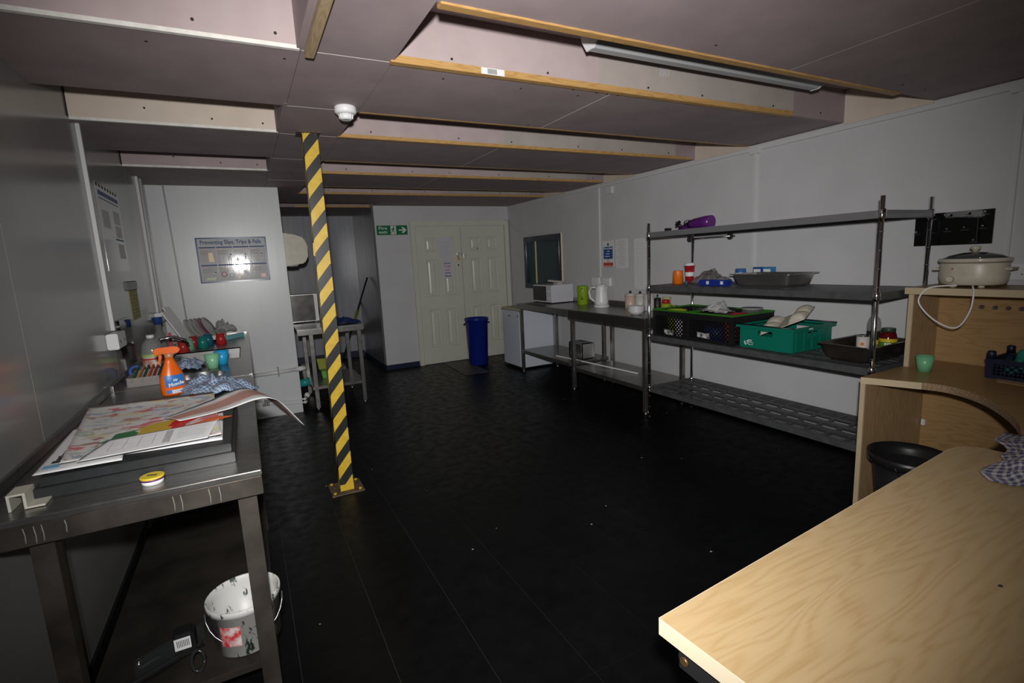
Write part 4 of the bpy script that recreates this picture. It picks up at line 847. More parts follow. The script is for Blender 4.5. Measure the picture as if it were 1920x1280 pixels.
# wall sockets and notices
for y, lb in ((4.60, 'white wall socket behind the kettle, beside the foot of the trunking'), (4.80, 'white wall socket behind the lime jug')):
    o = solo('wall_socket', MB().box(XR-.03, XR, y-.065, y+.065, 1.10, 1.19), wplas, (XR, y, 1.1), lb, 'socket', bevel=.004)
    part('switch', MB().box(XR-.033, XR-.03, y-.02, y+.02, 1.15, 1.17), wplas, o)
o = solo('wall_socket', MB().box(XR-.03, XR, 1.08, 1.215, 1.215, 1.30), wplas, (XR, 1.15, 1.2), 'white double wall socket behind the slow cooker', 'socket', bevel=.004)
for y in (1.115, 1.18): part('pin_hole', MB().box(XR-.0312, XR-.0298, y-.003, y+.003, 1.262, 1.275).box(XR-.0312, XR-.0298, y-.012, y-.006, 1.242, 1.247).box(XR-.0312, XR-.0298, y+.006, y+.012, 1.242, 1.247), ink, o, kind='stuff')
xn = XR-.002
o = solo('fire_action_notice', MB().box(xn, XR, 4.49, 4.68, 1.305, 1.60), wplas, (xn, 4.58, 1.3), 'blue and red fire action notice on the right wall', 'notice')
part('blue_block', MB().box(xn-.001, xn, 4.505, 4.665, 1.40, 1.535), P('notice_blue', (.02, .09, .26)), o); part('red_block', MB().box(xn-.001, xn, 4.50, 4.67, 1.325, 1.36), P('notice_red', (.5, .06, .03)), o)
part('red_line', MB().box(xn-.001, xn, 4.50, 4.67, 1.31, 1.318), P('notice_red', (1,)*3), o)
part('red_ring', MB().lathe([(.013, 0), (.018, 0), (.018, .001), (.013, .001), (.013, 0)], (xn, 4.585, 1.382), 16, cap0=False, cap1=False, rot=rot('Y', -90)), P('notice_red', (1,)*3), o)
part('blue_disc', MB().lathe([(.016, 0), (.016, .001)], (xn, 4.585, 1.56), 16, rot=rot('Y', -90)), P('notice_blue', (1,)*3), o)
text('heading', 'Fire action', .034, (xn-.0015, 4.585, 1.517), (0, -1, 0), (0, 0, 1), wplas, o, .0005, .145)
wt = MB()
for k in range(3): wt.box(xn-.0016, xn-.001, 4.56, 4.64-.02*k, 1.425+.028*k, 1.433+.028*k)
part('text_lines', wt, wplas, o, kind='stuff')
o = solo('paper_notice', MB().box(xn, XR, 4.255, 4.455, 1.30, 1.61), paper, (xn, 4.35, 1.3), 'white typed notice in a plastic sleeve beside the fire action notice', 'notice')
lm = MB()
for k in range(15): lm.box(xn-.0006, xn, 4.28+.01*(k % 3), 4.43-.012*((k*5) % 4), 1.33+k*.018, 1.334+k*.018)
part('text_lines', lm, greyink, o, kind='stuff')
o = solo('rota_chart', MB().box(xn, XR, 3.93, 4.155, 1.08, 1.60), paper, (xn, 4.05, 1.1), 'white ruled rota chart on the right wall behind the rack post', 'notice')
lm = MB()
for k in range(18): lm.box(xn-.0006, xn, 3.95, 4.14, 1.10+k*.026, 1.1012+k*.026)
for y in (4.02, 4.06, 4.10): lm.box(xn-.0006, xn, y, y+.0012, 1.10, 1.55)
part('ruled_lines', lm, greyink, o, kind='stuff')

# shelving rack
rk2 = empty('shelving_rack', (3.32, 2.42, 0), 'tall chrome post shelving rack with four grey shelves along the right wall', 'shelving')
XS0, XS1, YS0, YS1 = 3.06, 3.575, 1.535, 3.31
for x, y in ((XS0, YS0), (XS0, YS1), (XS1, YS0), (XS1, YS1)):
    ps = part('post', MB().tube([(x, y, .02), (x, y, 1.69)], .0125, 14), chrome, rk2); part('foot', MB().lathe([(.014, 0), (.014, .012), (.008, .02)], (x, y, 0), 12), black, ps)
    rg = MB()
    for k in range(16): rg.lathe([(.0128, .1+k*.1), (.0131, .102+k*.1), (.0128, .104+k*.1)], (x, y, 0), 14, cap0=False, cap1=False)
    part('post_grooves', rg, zinc, ps, kind='stuff')
SZ = (.284, .748, 1.172, 1.615)
for k, z in enumerate(SZ):
    for x, y in ((XS0, YS0), (XS0, YS1), (XS1, YS0), (XS1, YS1)): part('collar', MB().lathe([(.018, z-.045), (.0195, z-.04), (.0195, z+.002), (.016, z+.008)], (x, y, 0), 14), chrome, rk2)
    f = MB(); h = .042
    f.box(XS0-.016, XS0+.008, YS0+.015, YS1-.015, z-h, z).box(XS1-.008, XS1+.016, YS0+.015, YS1-.015, z-h, z).box(XS0+.015, XS1-.015, YS0-.016, YS0+.008, z-h, z).box(XS0+.015, XS1-.015, YS1-.008, YS1+.016, z-h, z)
    sf = part('shelf_frame', f, zinc if k < 3 else M('grey_shelf_light', (.22, .22, .23), .4, .4), rk2, .003)
    x0, x1, y0, y1 = XS0+.0085, XS1-.0085, YS0+.0085, YS1-.0085
    if k >= 2: part('shelf_panel', MB().box(x0, x1, y0, y1, z-.012, z-.002), M('shelf_panel_grey', (.13, .14, .15), .5, .1, var=.1, scale=30), sf)
    else:
        sl = MB(); n = 15
        for i in range(n): xx = x0+(x1-x0)*(i+.5)/n; sl.box(xx-.0065, xx+.0065, y0, y1, z-.0045, z-.003)
        part('shelf_slats', sl, zinc, sf, kind='stuff')
        cb = MB()
        for i in range(1, 14): yy = y0+(y1-y0)*i/14; cb.box(x0, x1, yy-.007, yy+.007, z-.007, z-.001)
        for i in range(1, 4): xx = x0+(x1-x0)*i/4; cb.box(xx-.016, xx+.016, y0, y1, z-.007, z-.0015)
        part('shelf_cross_bars', cb, zinc, sf, kind='stuff')
# on the top shelf and under it
hd_ = empty('hair_dryer', (3.22, 2.98, SZ[3]), 'purple hair dryer with black cable coiled on the top rack shelf', 'hair dryer')
pp = P('purple_gloss', (.10, .015, .16), .25); z = SZ[3]
part('barrel', MB().tube([(3.22, 2.80, z+.048), (3.22, 2.86, z+.048), (3.22, 2.96, z+.045), (3.22, 3.02, z+.04)], [.047, .047, .04, .03], 20), pp, hd_)
part('handle', MB().tube([(3.22, 2.93, z+.03), (3.22, 3.02, z+.022), (3.22, 3.12, z+.02)], [.022, .02, .018], 14), pp, hd_)
cpts = [(3.22+.03*math.cos(t*.9), 2.93+.0022*t*t*.4+.11*math.sin(t*.55), z+.03+.045*abs(math.sin(t*.8))) for t in [i*.35 for i in range(40)]]
part('cable', MB().tube(cpts, .0045, 6), black, hd_)
part('plug', MB().box(3.20, 3.245, 3.235, 3.275, z+.0005, z+.03).bar((3.22, 3.16, z+.045), (3.22, 3.12, z+.075), .022), black, hd_, .003)
rd2 = empty('towel_rail', (3.62, 3.0, 1.5), 'short steel rail with round ends on the wall under the top shelf', 'rail')
part('rail', MB().tube([(3.59, 3.36, 1.55), (3.59, 2.93, 1.553)], .008, 8), steell, rd2)
for y in (3.36, 2.93): part('end_disc', MB().lathe([(.027, 0), (.027, .012)], (3.595, y, 1.551), 20, rot=rot('Y', -90)).tube([(3.595, y, 1.551), (XR, y, 1.551)], .009, 8), M('dark_steel_disc', (.12, .12, .12), .3, .8), rd2)
# second shelf goods
z = SZ[2]
lathe_thing('paper_cup', (3.31, 3.225, z), 'orange plastic beaker upside down on the second rack shelf', 'beaker', [('body', [(.046, 0), (.04, .11), (.0395, .112), (.03, .113)], P('beaker_orange', (.75, .17, .01)))])
o = lathe_thing('paper_cup', (3.41, 3.19, z), 'red takeaway cup with a white lid behind the orange beaker', 'cup', [('body', [(.032, 0), (.042, .15)], P('cup_red', (.35, .01, .015))), ('lid', [(.045, .15), (.045, .16), (.04, .172), (.035, .174)], wplas)])
part('white_band', MB().lathe([(.0365, z+.06), (.0395, z+.095)], (3.41, 3.19, 0), 24, cap0=False, cap1=False), wplas, o)
crumple('grey_bag', (3.40, 2.97, z), .2, .3, .13, 6.4, M('grey_film', (.16, .15, .145), .35, var=.3, scale=30), 'crumpled grey plastic bag on the second rack shelf', 'bag')
lathe_thing('teal_tube', (3.17, 3.0, z), 'small dark teal tube beside the crumpled grey bag', 'tube', [('body', [(.014, 0), (.014, .035), (.01, .04)], P('dark_teal', (.02, .09, .11)))])
bx_ = P('box_blue', (.01, .03, .25), .4)
for k, (y0, y1, x0, x1) in enumerate(((2.78, 2.90, 3.20, 3.27), (2.655, 2.775, 3.21, 3.28))):
    o = solo('blue_carton', MB().box(x0, x1, y0, y1, z+.0003, z+.045), bx_, ((x0+x1)/2, (y0+y1)/2, z), ('small bright blue carton next to the grey bag on the rack', 'small bright blue carton next to the steel pan on the rack')[k], 'carton', 'blue cartons', .002)
    part('white_label', MB().box(x0-.001, x0, y0+.02, y0+.045, z+.012, z+.036), wplas, o)
o = solo('blue_tin', MB().lathe([(.04, z+.0005), (.04, z+.115), (.037, z+.118)], (3.50, 2.75, 0), 24), P('tin_blue', (.03, .12, .34), .35), (3.5, 2.75, z), 'blue and white tin standing behind the blue cartons', 'tin')
part('label', MB().lathe([(.0406, z+.03), (.0406, z+.085)], (3.50, 2.75, 0), 24, cap0=False, cap1=False), wplas, o)
for k, (y, c) in enumerate(((2.65, (.02, .06, .3)), (2.565, (.03, .2, .4)))):
    o = solo('food_carton', MB().box(3.562, 3.615, y-.04, y+.038, z+.0003, z+.125), P('carton_%d' % k, c), (3.5, y, z), ('dark blue', 'lighter blue')[k]+' carton standing behind the shallow steel pan', 'carton', bevel=.002)
    part('label', MB().box(3.561, 3.562, y-.03, y+.03, z+.085, z+.11), wplas, o)
def gn_pan(name, label, x0, x1, y0, y1, z, h, fl, mat, group=None):
    e_ = empty(name, ((x0+x1)/2, (y0+y1)/2, z), label, 'pan', group); t_ = .003; mb = MB(); ins = .02
    def ring(i, zz): return [(x0+i, y0+i, zz), (x1-i, y0+i, zz), (x1-i, y1-i, zz), (x0+i, y1-i, zz)]
    def rr(i, zz, rad=.035, n=5):
        out = []
        for (cx, cy, a0) in ((x1-i-rad, y1-i-rad, 0), (x0+i+rad, y1-i-rad, 90), (x0+i+rad, y0+i+rad, 180), (x1-i-rad, y0+i+rad, 270)):
            for q in range(n): a = math.radians(a0+90*q/(n-1)); out.append((cx+rad*math.cos(a), cy+rad*math.sin(a), zz))
        return out
    lv = [rr(ins+.015, z+.0005), rr(ins, z+.015), rr(.0, z+h), rr(-fl, z+h), rr(-fl, z+h+.003), rr(.003, z+h+.003), rr(ins+.004, z+.018), rr(ins+.018, z+.004)]; m_ = len(lv[0])
    vs = [p for l in lv for p in l]; fs = [(i*m_+k, i*m_+(k+1) % m_, (i+1)*m_+(k+1) % m_, (i+1)*m_+k) for i in range(len(lv)-1) for k in range(m_)]
    fs += [tuple(range(m_))[::-1], tuple((len(lv)-1)*m_+k for k in range(m_))]
    part('basin', MB().add(vs, fs, 0, False), mat, e_)
    part('rim', MB().tube([Vector(p) for p in rr(-fl, z+h+.0015)]+[Vector(rr(-fl, z+h+.0015)[0])], .003, 6), mat, e_)
    return e_
gn_pan('steel_pan', 'shallow stainless steel catering pan on the second rack shelf', 3.23, 3.54, 2.16, 2.62, z, .085, .018, M('pan_steel', (.38, .36, .34), .28, .9, var=.12, scale=8), 'catering pans')
gn_pan('steel_pan', 'dark stained steel catering pan holding the jars on the third rack shelf', 3.115, 3.575, 1.575, 1.87, SZ[1], .098, .012, M('pan_dark', (.12, .10, .09), .25, .85, var=.2, scale=8), 'catering pans')
# third shelf: crates
def crate(name, label, x0, x1, y0, y1, z, h, body, rim, lattice, loc=None):
    e_ = empty(name, ((x0+x1)/2, (y0+y1)/2, z), label, 'crate'); t_ = .006
    part('base', MB().box(x0, x1, y0, y1, z+.0005, z+.008), body, e_)
    for x in (x0, x1):
        for y in (y0, y1):
            sx_ = 1 if x == x0 else -1; sy_ = 1 if y == y0 else -1
            part('corner_post', MB().box(min(x, x+sx_*.03), max(x, x+sx_*.03), min(y, y+sy_*.03), max(y, y+sy_*.03), z+.008, z+h-.012), body, e_)
    def side(ax, v0, a0, a1):
        mb = MB(); d = t_ if v0 in (x0, y0) else -t_; za, zb = z+.018, z+h-min(.055, h*.26)
        def Pt(a, zz): return (v0+d/2, a, zz) if ax == 'x' else (a, v0+d/2, zz)
        def bxx(b0, b1, z0, z1): mb.box(min(v0, v0+d), max(v0, v0+d), b0, b1, z0, z1) if ax == 'x' else mb.box(b0, b1, min(v0, v0+d), max(v0, v0+d), z0, z1)
        bxx(a0, a1, z+.008, za); bxx(a0, a1, zb, z+h-.012)
        st = .032; L_ = a1-a0; H_ = zb-za; k = -int(H_/st)-1
        while k*st < L_:
            s0 = max(0, -k*st); s1 = min(H_, L_-k*st)
            if s1-s0 > .006:
                mb.bar(Pt(a0+k*st+s0, za+s0), Pt(a0+k*st+s1, za+s1), .010, .004, up=(1, 0, 0) if ax == 'x' else (0, 1, 0))
                mb.bar(Pt(a1-k*st-s0, za+s0), Pt(a1-k*st-s1, za+s1), .010, .004, up=(1, 0, 0) if ax == 'x' else (0, 1, 0))
            k += 1
        return mb
    for nm, ax, v0, a0, a1 in (('side', 'x', x0, y0+.03, y1-.03), ('side', 'x', x1, y0+.03, y1-.03), ('side', 'y', y0, x0+.03, x1-.03), ('side', 'y', y1, x0+.03, x1-.03)):
        part('lattice_side', side(ax, v0, a0, a1), body, e_)
    rm_ = MB(); o_ = .004
    rm_.box(x0-o_, x0+.012, y0-o_, y1+o_, z+h-.012, z+h).box(x1-.012, x1+o_, y0-o_, y1+o_, z+h-.012, z+h).box(x0+.012, x1-.012, y0-o_, y0+.012, z+h-.012, z+h).box(x0+.012, x1-.012, y1-.012, y1+o_, z+h-.012, z+h)
    part('rim', rm_, rim, e_, .002); return e_
blk = P('crate_black', (.008, .008, .009), .45); grim = P('crate_lime_rim', (.03, .17, .012), .4); z = SZ[1]
c1 = crate('lattice_crate', 'black lattice crate with a green rim at the table end of the rack', 3.08, 3.54, 2.925, 3.285, z, .225, blk, grim, True)
c2 = crate('lattice_crate', 'black lattice crate with a green rim and a torn white label on the rack', 3.08, 3.54, 2.475, 2.915, z, .225, blk, grim, True)
part('torn_label', MB().prism([(2.68, z+.03), (2.80, z+.035), (2.80, z+.075), (2.72, z+.068), (2.685, z+.075)], 3.0785, 3.0798, 0), M('torn_label', (.55, .55, .55), .6, col2=(.02, .02, .02), scale=40), c2)
part('cream_label', MB().box(3.0785, 3.0798, 3.05, 3.15, z+.02, z+.06), M('torn_label', (1,)*3), c1)
# contents of the crates
z0 = z+.009
def tubthing(name, c, r, h, col, label, cat, lid=None):
    e_ = empty(name, c, label, cat)
    part('body', MB().lathe([(r*.85, c[2]), (r, c[2]+h), (r*.95, c[2]+h), (r*.8, c[2]+.005)], (c[0], c[1], 0), 24), P(name+'_%d%d' % (int(c[0]*100), int(c[1]*100)), col), e_)
    if lid: part('rim', MB().lathe([(r, c[2]+h-.008), (r*1.05, c[2]+h-.006), (r*1.05, c[2]+h), (r*.96, c[2]+h)], (c[0], c[1], 0), 24, cap0=False, cap1=False), P(name+'_rim', lid), e_)
tubthing('plastic_bowl', (3.25, 3.18, z0), .085, .20, (.34, .36, .02), 'yellow green beaker inside the crate at the table end', 'beaker')
tubthing('plastic_bowl', (3.4, 3.05, z0), .07, .215, (.02, .02, .02), 'black pot inside the crate at the table end', 'pot', (.04, .04, .04))
tubthing('plastic_bowl', (3.36, 2.79, z0), .085, .225, (.03, .03, .03), 'black pot with a yellow rim inside the torn label crate', 'pot', (.35, .26, .02))
tubthing('white_tub', (3.155, 3.03, z0), .062, .13, (.6, .6, .6), 'white tub seen through the lattice at the table end', 'tub')
tubthing('blue_tub', (3.185, 2.71, z0), .09, .11, (.01, .03, .16), 'dark blue tub seen through the lattice of the torn label crate', 'tub')
tubthing('red_tub', (3.15, 2.545, z0), .05, .15, (.3, .02, .02), 'red tub at the side of the torn label crate', 'tub')
tubthing('red_dish', (3.29, 2.59, z0), .07, .205, (.25, .03, .03), 'dark red dish heaped in the torn label crate', 'dish')
tubthing('steel_bowl', (3.45, 2.60, z0), .075, .235, (.1, .1, .1), 'dark bowl with a steel rim in the back of the torn label crate', 'bowl', (.4, .4, .4))
o = crumple('clear_bag', (3.17, 2.70, z+.227), .15, .24, .07, 4.4, M('clear_bag', (1,)*3), 'clear plastic bag with a white label on top of the torn label crate', 'bag')
part('white_label', MB().bar((3.12, 2.72, z+.275), (3.12, 2.63, z+.262), .055, .001, up=(-.6, 0, .8)), M('torn_label2', (.66, .66, .68), .5, col2=(.45, .45, .47), scale=90), o)
tealc = P('crate_teal', (.002, .15, .10), .4)
x0, x1, y0, y1, h = 3.115, 3.56, 2.04, 2.455, .165
gc = empty('solid_crate', ((x0+x1)/2, (y0+y1)/2, z), 'solid green crate with black rim edges and white stencil on the rack', 'crate')
part('base', MB().box(x0+.012, x1-.012, y0+.012, y1-.012, z+.0005, z+.008), tealc, gc)
def slab(mb, ax, v, inn, a0, a1, za, zb, t_=.006): return mb.box(v, v+t_, a0, a1, za, zb) if ax == 'x' else mb.box(a0, a1, v, v+t_, za, zb)
for ax, v, a0, a1 in (('x', x0+.006, y0+.012, y1-.012), ('x', x1-.012, y0+.012, y1-.012), ('y', y0+.006, x0+.012, x1-.012), ('y', y1-.012, x0+.012, x1-.012)):
    mb = MB(); mid = (a0+a1)/2; hw = .055
    slab(mb, ax, v, 0, a0, a1, z+.008, z+.095); slab(mb, ax, v, 0, a0, mid-hw, z+.095, z+h-.012); slab(mb, ax, v, 0, mid+hw, a1, z+.095, z+h-.012); slab(mb, ax, v, 0, mid-hw, mid+hw, z+.13, z+h-.012)
    part('side_wall', mb, tealc, gc)
for i in range(5): part('rib', MB().box(x0+.04+i*.085, x0+.046+i*.085, y0+.002, y0+.008, z+.01, z+h-.03), tealc, gc)

rim_ = MB(); o_ = .012
rim_.box(x0-o_, x0+.012, y0-o_, y1+o_, z+h-.02, z+h).box(x1-.012, x1+o_, y0-o_, y1+o_, z+h-.02, z+h).box(x0+.012, x1-.012, y0-o_, y0+.012, z+h-.02, z+h).box(x0+.012, x1-.012, y1-.012, y1+o_, z+h-.02, z+h)
part('rim', rim_, tealc, gc, .002)
part('black_bar', MB().tube([(x0-o_, y1+o_, z+h+.003), (x0-o_, y0-o_, z+h+.003)], .005, 8), black, gc); part('black_bar', MB().tube([(x1+o_, y1+o_, z+h+.003), (x1+o_, y0-o_, z+h+.003)], .005, 8), black, gc)
st = MB(); random.seed(3)
for i in range(16): u = random.uniform(0, .09); zz = random.uniform(.02, .055); st.box(x0+.0048, x0+.0062, 2.43-u-.012, 2.43-u, z+zz, z+zz+random.choice((.004, .008)))
part('white_stencil', st, wplas, gc, kind='stuff')
part('small_lettering', MB().box(x0+.15, x0+.19, y0-.0135, y0-.012, z+h-.016, z+h-.008), wplas, gc)
# moulded tray standing in it
tr = empty('moulded_tray', (3.3, 2.2, z+.12), 'cream moulded pulp tray propped in the solid green crate', 'tray')
pulp = M('pulp_cream', (.5, .46, .38), .7, var=.06, scale=40)
A, B_, U = Vector((3.27, 2.35, z+.12)), Vector((3.33, 2.07, z+.25)), None
d = (B_-A).normalized(); sd_ = Vector((.85, .2, .32)).normalized(); nrm = sd_.cross(d).normalized()
if nrm.z < 0: nrm = -nrm
L_ = (B_-A).length; W_ = .2
def tfn(u, v):
    bump = max(0, math.sin(u*PI*3)*.9+.1)**.4*max(0, math.sin(PI*min(1, max(0, (v*2) % 1)))+.1)**.35
    e_ = min(u, 1-u)*3*8; e2 = min(v, 1-v)*8
    return tuple(A+d*L_*u+sd_*W_*(v-.5)+nrm*(.045*bump*min(1, e_)*min(1, e2)))
o = part('shell', MB().grid(tfn, 42, 28), pulp, tr); solidify(o, .004)
# bottle, jar, tin in the dark pan
zp = SZ[1]+.0055
o = lathe_thing('oil_bottle', (3.50, 1.757, zp), 'clear oil bottle with a green cap in the dark pan', 'bottle', [('bottle', [(.034, 0), (.037, .01), (.037, .19), (.03, .215), (.016, .235), (.014, .245)], M('clear_pet', (.5, .52, .5), .1, trans=.5, alpha=.6)), ('cap', [(.016, .245), (.016, .268)], P('cap_green', (.01, .25, .08)))])
part('label', MB().lathe([(.0378, zp+.05), (.0378, zp+.14)], (3.50, 1.757, 0), 24, cap0=False, cap1=False), P('label_black', (.02, .02, .015)), o)
part('yellow_band', MB().lathe([(.0382, zp+.055), (.0382, zp+.085)], (3.50, 1.757, 0), 24, cap0=False, cap1=False), P('label_yellow', (.55, .38, .02)), o)
o = lathe_thing('sauce_jar', (3.485, 1.666, zp), 'dark red jar of sauce with a yellow and green label in the dark pan', 'jar', [('jar', [(.04, 0), (.046, .01), (.048, .1), (.04, .135), (.034, .145)], P('sauce_red', (.1, .004, .006), .12)), ('lid', [(.037, .145), (.037, .165), (.034, .168)], P('lid_green_dark', (.03, .06, .04), .35))])
for n_, za, zb, cc in (('yellow_band', .085, .105, (.6, .45, .02)), ('green_band', .05, .085, (.08, .2, .02))): part(n_, MB().lathe([(.0488, zp+za), (.0488, zp+zb)], (3.485, 1.666, 0), 24, cap0=False, cap1=False), P('jar_'+n_, cc), o)
d_ = Vector((-.9, -.43, 0)); text('lettering', 'SO', .03, Vector((3.485, 1.666, zp+.068))+d_*.0495, (.43, -.9, 0), (0, 0, 1), wplas, o, .001)
o = lathe_thing('food_tin', (3.40, 1.765, zp), 'white food tin with an orange emblem in the dark pan', 'tin', [('tin', [(.036, 0), (.036, .115)], P('tin_white', (.6, .57, .52), .35)), ('steel_rim', [(.0368, .115), (.0368, .121), (.033, .121), (.033, .118)], chrome)])
part('orange_emblem', MB().lathe([(.011, 0), (.011, .002)], Vector((3.40, 1.765, zp+.07))+Vector((-.92, -.38, 0))*.0355, 8, rot=rot('Z', 22) @ rot('Y', -90)), P('emblem_orange', (.6, .16, .03)), o)

# corner desk with hutch
dk_ = empty('corner_desk', (3.2, 1.0, 0), 'oak laminate corner desk with a curved front edge and an upper hutch', 'desk')
zt2, tk = .735, .035
fe_ = [(2.875, 1.492), (2.955, 1.30), (2.99, 1.20), (2.98, 1.12), (2.93, 1.03), (2.85, .945), (2.74, .86), (2.60, .775), (2.46, .72), (2.40, .70)]
def spl2(P_, n=4):
    P_ = [Vector((*p, 0)) for p in P_]; out = []
    for i in range(len(P_)-1):
        p0, p1, p2, p3 = P_[max(0, i-1)], P_[i], P_[i+1], P_[min(len(P_)-1, i+2)]
        for k in range(n): f = k/n; q = .5*((2*p1)+(p2-p0)*f+(2*p0-5*p1+4*p2-p3)*f*f+(3*p1-p0-3*p2+p3)*f**3); out.append((q.x, q.y))
    return out+[(P_[-1].x, P_[-1].y)]
fe_ = fe_[:1]+spl2(fe_[1:])
part('worktop', MB().prism([(3.60, 1.492)]+fe_+[(2.40, .05), (3.60, .05)], zt2-tk, zt2), oaky, dk_)
def edge_strip(pts, t_, z0, z1, mat, nm):
    mb = MB()
    for a, b2 in zip(pts, pts[1:]):
        a3, b3 = Vector((*a, 0)), Vector((*b2, 0)); n_ = (b3-a3).cross(Vector((0, 0, 1))).normalized()
        if n_.x > 0: n_ = -n_
        mb.prism([(a3.x, a3.y), (b3.x, b3.y), (b3.x+n_.x*t_, b3.y+n_.y*t_), (a3.x+n_.x*t_, a3.y+n_.y*t_)], z0, z1)
    part(nm, mb, mat, dk_)
edge_strip(fe_[:4], .0025, zt2-tk, zt2-.0005, edge, 'edge_band'); edge_strip(fe_[3:], .0006, zt2-tk, zt2-.001, chip, 'bare_edge')
part('side_panel', MB().box(2.885, 3.58, 1.468, 1.492, 0, zt2-tk), oakv, dk_); part('side_edge', MB().box(2.875, 2.885, 1.468, 1.492, 0, zt2-tk), edge, dk_)
bkp = part('back_panel', MB().box(3.505, 3.52, .05, 1.468, .0, zt2-tk), oaky, dk_)
part('fixing_block', MB().box(3.49, 3.505, 1.444, 1.462, .355, .39), wplas, bkp)
part('hutch_side', MB().box(3.315, 3.60, 1.468, 1.492, zt2, 1.152), oakv, dk_); part('hutch_edge', MB().box(3.305, 3.315, 1.468, 1.492, zt2, 1.152), edge, dk_)
part('hutch_back', MB().box(3.60, 3.615, .05, 1.492, zt2-.05, 1.152), oaky, dk_)
part('hutch_top', MB().box(3.285, 3.62, .05, 1.50, 1.152, 1.188), oaky, dk_); part('hutch_top_edge', MB().box(3.275, 3.285, .05, 1.50, 1.152, 1.188), edge, dk_)
for y in (1.27, 1.212, 1.158, 1.105): part('hook', MB().lathe([(.011, 0), (.011, .008), (.007, .02)], (3.60, y, 1.065), 12, rot=rot('Y', -90)), M('hook_grey', (.09, .08, .08), .4), dk_)
# slow cooker
sc_ = empty('slow_cooker', (3.43, 1.26, 1.188), 'cream oval slow cooker with a glass lid on top of the desk hutch', 'slow cooker')
zk = 1.1885; cc = (3.43, 1.26, 0); sy_ = 1.28
part('casing', MB().lathe([(.095, zk+.012), (.108, zk+.02), (.113, zk+.05), (.112, zk+.12), (.11, zk+.128)], cc, 40, sy=sy_), cream, sc_)
part('stoneware_rim', MB().lathe([(.109, zk+.13), (.118, zk+.134), (.12, zk+.148), (.114, zk+.152), (.10, zk+.15), (.10, zk+.145)], cc, 40, sy=sy_), P('stoneware', (.55, .5, .42), .15), sc_)
ldd = part('lid', MB().lathe([(.104, zk+.152), (.085, zk+.166), (.04, zk+.18), (.012, zk+.183)], cc, 36, sy=sy_), M('lid_glass', (.1, .1, .1), .06, trans=.4), sc_)
part('knob', MB().lathe([(.012, zk+.183), (.014, zk+.195), (.022, zk+.2), (.022, zk+.21), (.012, zk+.213)], cc, 20), cream, ldd)
for sgn in (-1, 1): part('handle', MB().box(3.385, 3.475, 1.26+sgn*.152-.02, 1.26+sgn*.152+.02, zk+.09, zk+.102), cream, sc_, .006)
part('dial', MB().lathe([(.017, 0), (.014, .016)], (3.322, 1.315, zk+.045), 16, rot=rot('Y', -90)), cream, sc_); part('lamp', MB().lathe([(.004, 0), (.003, .004)], (3.321, 1.31, zk+.1), 10, rot=rot('Y', -90)), P('lamp_red', (.4, .01, .01)), sc_)
for x, y in ((3.37, 1.20), (3.37, 1.32), (3.49, 1.20), (3.49, 1.32)): part('foot', MB().lathe([(.014, zk), (.014, zk+.014)], (x, y, 0), 12), cream, sc_)
def spline(P_, n=8):
    P_ = [Vector(p) for p in P_]; out = []
    for i in range(len(P_)-1):
        p0, p1, p2, p3 = P_[max(0, i-1)], P_[i], P_[i+1], P_[min(len(P_)-1, i+2)]
        for k in range(n):
            f = k/n; out.append(.5*((2*p1)+(p2-p0)*f+(2*p0-5*p1+4*p2-p3)*f*f+(3*p1-p0-3*p2+p3)*f**3))
    return out+[P_[-1]]
part('power_cable', MB().tube(spline([(3.34, 1.29, zk+.012), (3.30, 1.36, zk+.008), (3.268, 1.40, zk-.01), (3.262, 1.425, zk-.07), (3.262, 1.39, zk-.13), (3.262, 1.33, zk-.18), (3.262, 1.265, zk-.205), (3.262, 1.225, zk-.18), (3.262, 1.195, zk-.10), (3.264, 1.19, zk-.02), (3.29, 1.205, zk+.008), (3.33, 1.22, zk+.015)]), .0042, 8), wplas, sc_)
# black panel on the wall with knobs
bpn = empty('black_hook_panel', (XR, 1.45, 1.5), 'black glossy wall panel with rows of small chrome hooks', 'panel')
part('panel', MB().box(XR-.008, XR, 1.268, 1.635, 1.41, 1.597), blackg, bpn); part('panel_joint', MB().box(XR-.009, XR-.008, 1.335, 1.337, 1.42, 1.57), zinc, bpn); part('panel_joint', MB().box(XR-.009, XR-.008, 1.555, 1.557, 1.42, 1.57), zinc, bpn)
for y, z_ in [(1.305, 1.583), (1.38, 1.58), (1.465, 1.578), (1.545, 1.576), (1.31, 1.508), (1.39, 1.505), (1.47, 1.502), (1.55, 1.498), (1.62, 1.494), (1.345, 1.435)]:
    hk = part('hook', MB().ball((XR-.02, y, z_), .007).tube([(XR-.02, y, z_), (XR-.008, y, z_)], .004, 8), chrome, bpn)
    part('hook_bar', MB().bar((XR-.014, y-.018, z_-.014), (XR-.014, y+.018, z_-.014), .003), zinc, hk)
# on the desk
cup((3.245, 1.365, zt2+.0005), (.16, .42, .22), 'pale green plastic cup standing alone on the corner desk', True, .03, .043, .085, None)
nv = P('crate_navy', (.008, .012, .035), .4)
dc = crate('small_crate', 'small navy lattice crate holding a teal bag on the corner desk', 3.31, 3.57, .80, 1.13, zt2, .10, nv, nv, True)
for x, y in ((3.325, 1.115), (3.555, 1.115), (3.555, .815)): part('stacking_peg', MB().lathe([(.018, zt2+.1), (.018, zt2+.135), (.012, zt2+.14)], (x, y, 0), 12), nv, dc)
crumple('teal_bag', (3.44, .97, zt2+.012), .2, .24, .15, 1.9, M('teal_film', (.02, .25, .2), .35), 'teal plastic bag inside the small navy crate', 'bag')
solo('brown_envelope', MB().prism([(3.25, 1.06), (3.33, 1.09), (3.33, .96), (3.235, .95)], zt2+.0003, zt2+.0017), P('manila', (.5, .32, .17), .7), (3.3, 1.0, zt2), 'brown envelope half under the small navy crate', 'envelope')
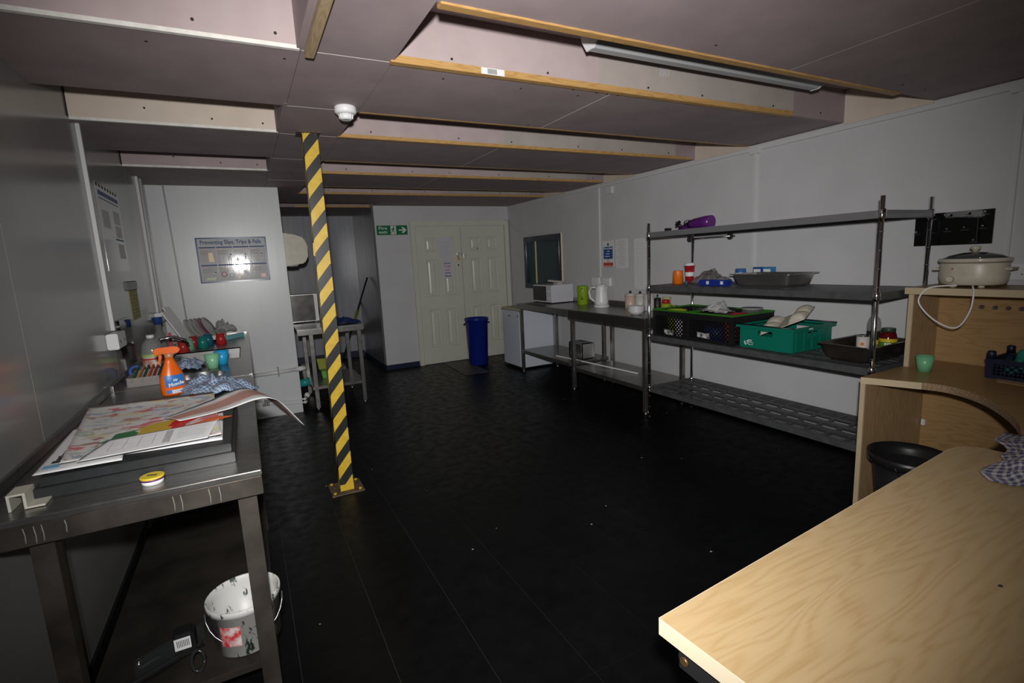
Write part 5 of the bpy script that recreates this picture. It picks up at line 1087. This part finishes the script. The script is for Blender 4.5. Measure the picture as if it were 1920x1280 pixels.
bb = empty('black_bucket', (2.94, 1.27, 0), 'black plastic bucket with a wide rim under the corner desk', 'bucket')
part('body', MB().lathe([(.12, .0005), (.125, .01), (.155, .30), (.15, .30), (.115, .015)], (2.94, 1.27, 0), 36), black, bb)
part('rim', MB().lathe([(.155, .30), (.178, .315), (.182, .36), (.176, .362), (.165, .325), (.15, .30)], (2.94, 1.27, 0), 36, cap0=False, cap1=False), black, bb)
part('handle', MB().tube([(2.94+.182*math.cos(a), 1.27-.02-.05*math.sin(a), .335-.11*math.sin(a)) for a in [PI*i/14 for i in range(15)]], .004, 6), black, bb)
# near desk
nd = empty('oak_desk', (1.4, .3, 0), 'pale oak laminate desk with a dark metal frame and a checked cloth on it', 'desk')
pl_ = [(.655, .683), (2.09, .788), (2.14, .785), (2.165, .765), (2.19, .73), (2.245, -.1), (.71, -.21)]
part('top', MB().prism(pl_, .694, .73), oak, nd)
es = MB()
for a, b2 in (((.71, -.21), (.655, .683)), ((.655, .683), (2.09, .788))):
    a3, b3 = Vector((*a, 0)), Vector((*b2, 0)); n_ = Vector((0, 0, 1)).cross(b3-a3).normalized()*.0015
    es.prism([(a3.x, a3.y), (b3.x, b3.y), (b3.x+n_.x, b3.y+n_.y), (a3.x+n_.x, a3.y+n_.y)], .6945, .7295)
part('edge_band', es, M('bright_edge_band', (.68, .58, .42), .45), nd)
mfr = M('dark_frame_metal', (.03, .03, .032), .45, .4)
fr_ = part('frame_rail', MB().bar((.685, .645, .668), (.73, -.15, .668), .03, .05).bar((.685, .645, .668), (2.1, .745, .668), .03, .05), mfr, nd)
part('bolt', MB().lathe([(.009, 0), (.009, .005)], (.6685, .628, .668), 12, rot=rot('Y', -90)), M('brass_bolt', (.2, .12, .05), .4, .7), fr_)
for x, y in ((.74, .60), (2.06, .69), (.78, -.12), (2.1, -.05)): part('leg', MB().box(x-.02, x+.02, y-.02, y+.02, 0, .643), mfr, nd)
part('knot', MB().lathe([(.004, .7301), (.001, .7305)], (1.32, .39, 0), 8, sx=1.6), M('knot_dark', (.04, .04, .04), .6), nd)
crumple('checked_cloth', (2.16, .48, .731), .5, .38, .06, 7.7, dcloth, 'crumpled dark blue and cream checked cloth on the oak desk corner', 'cloth', rz=12, n=40)
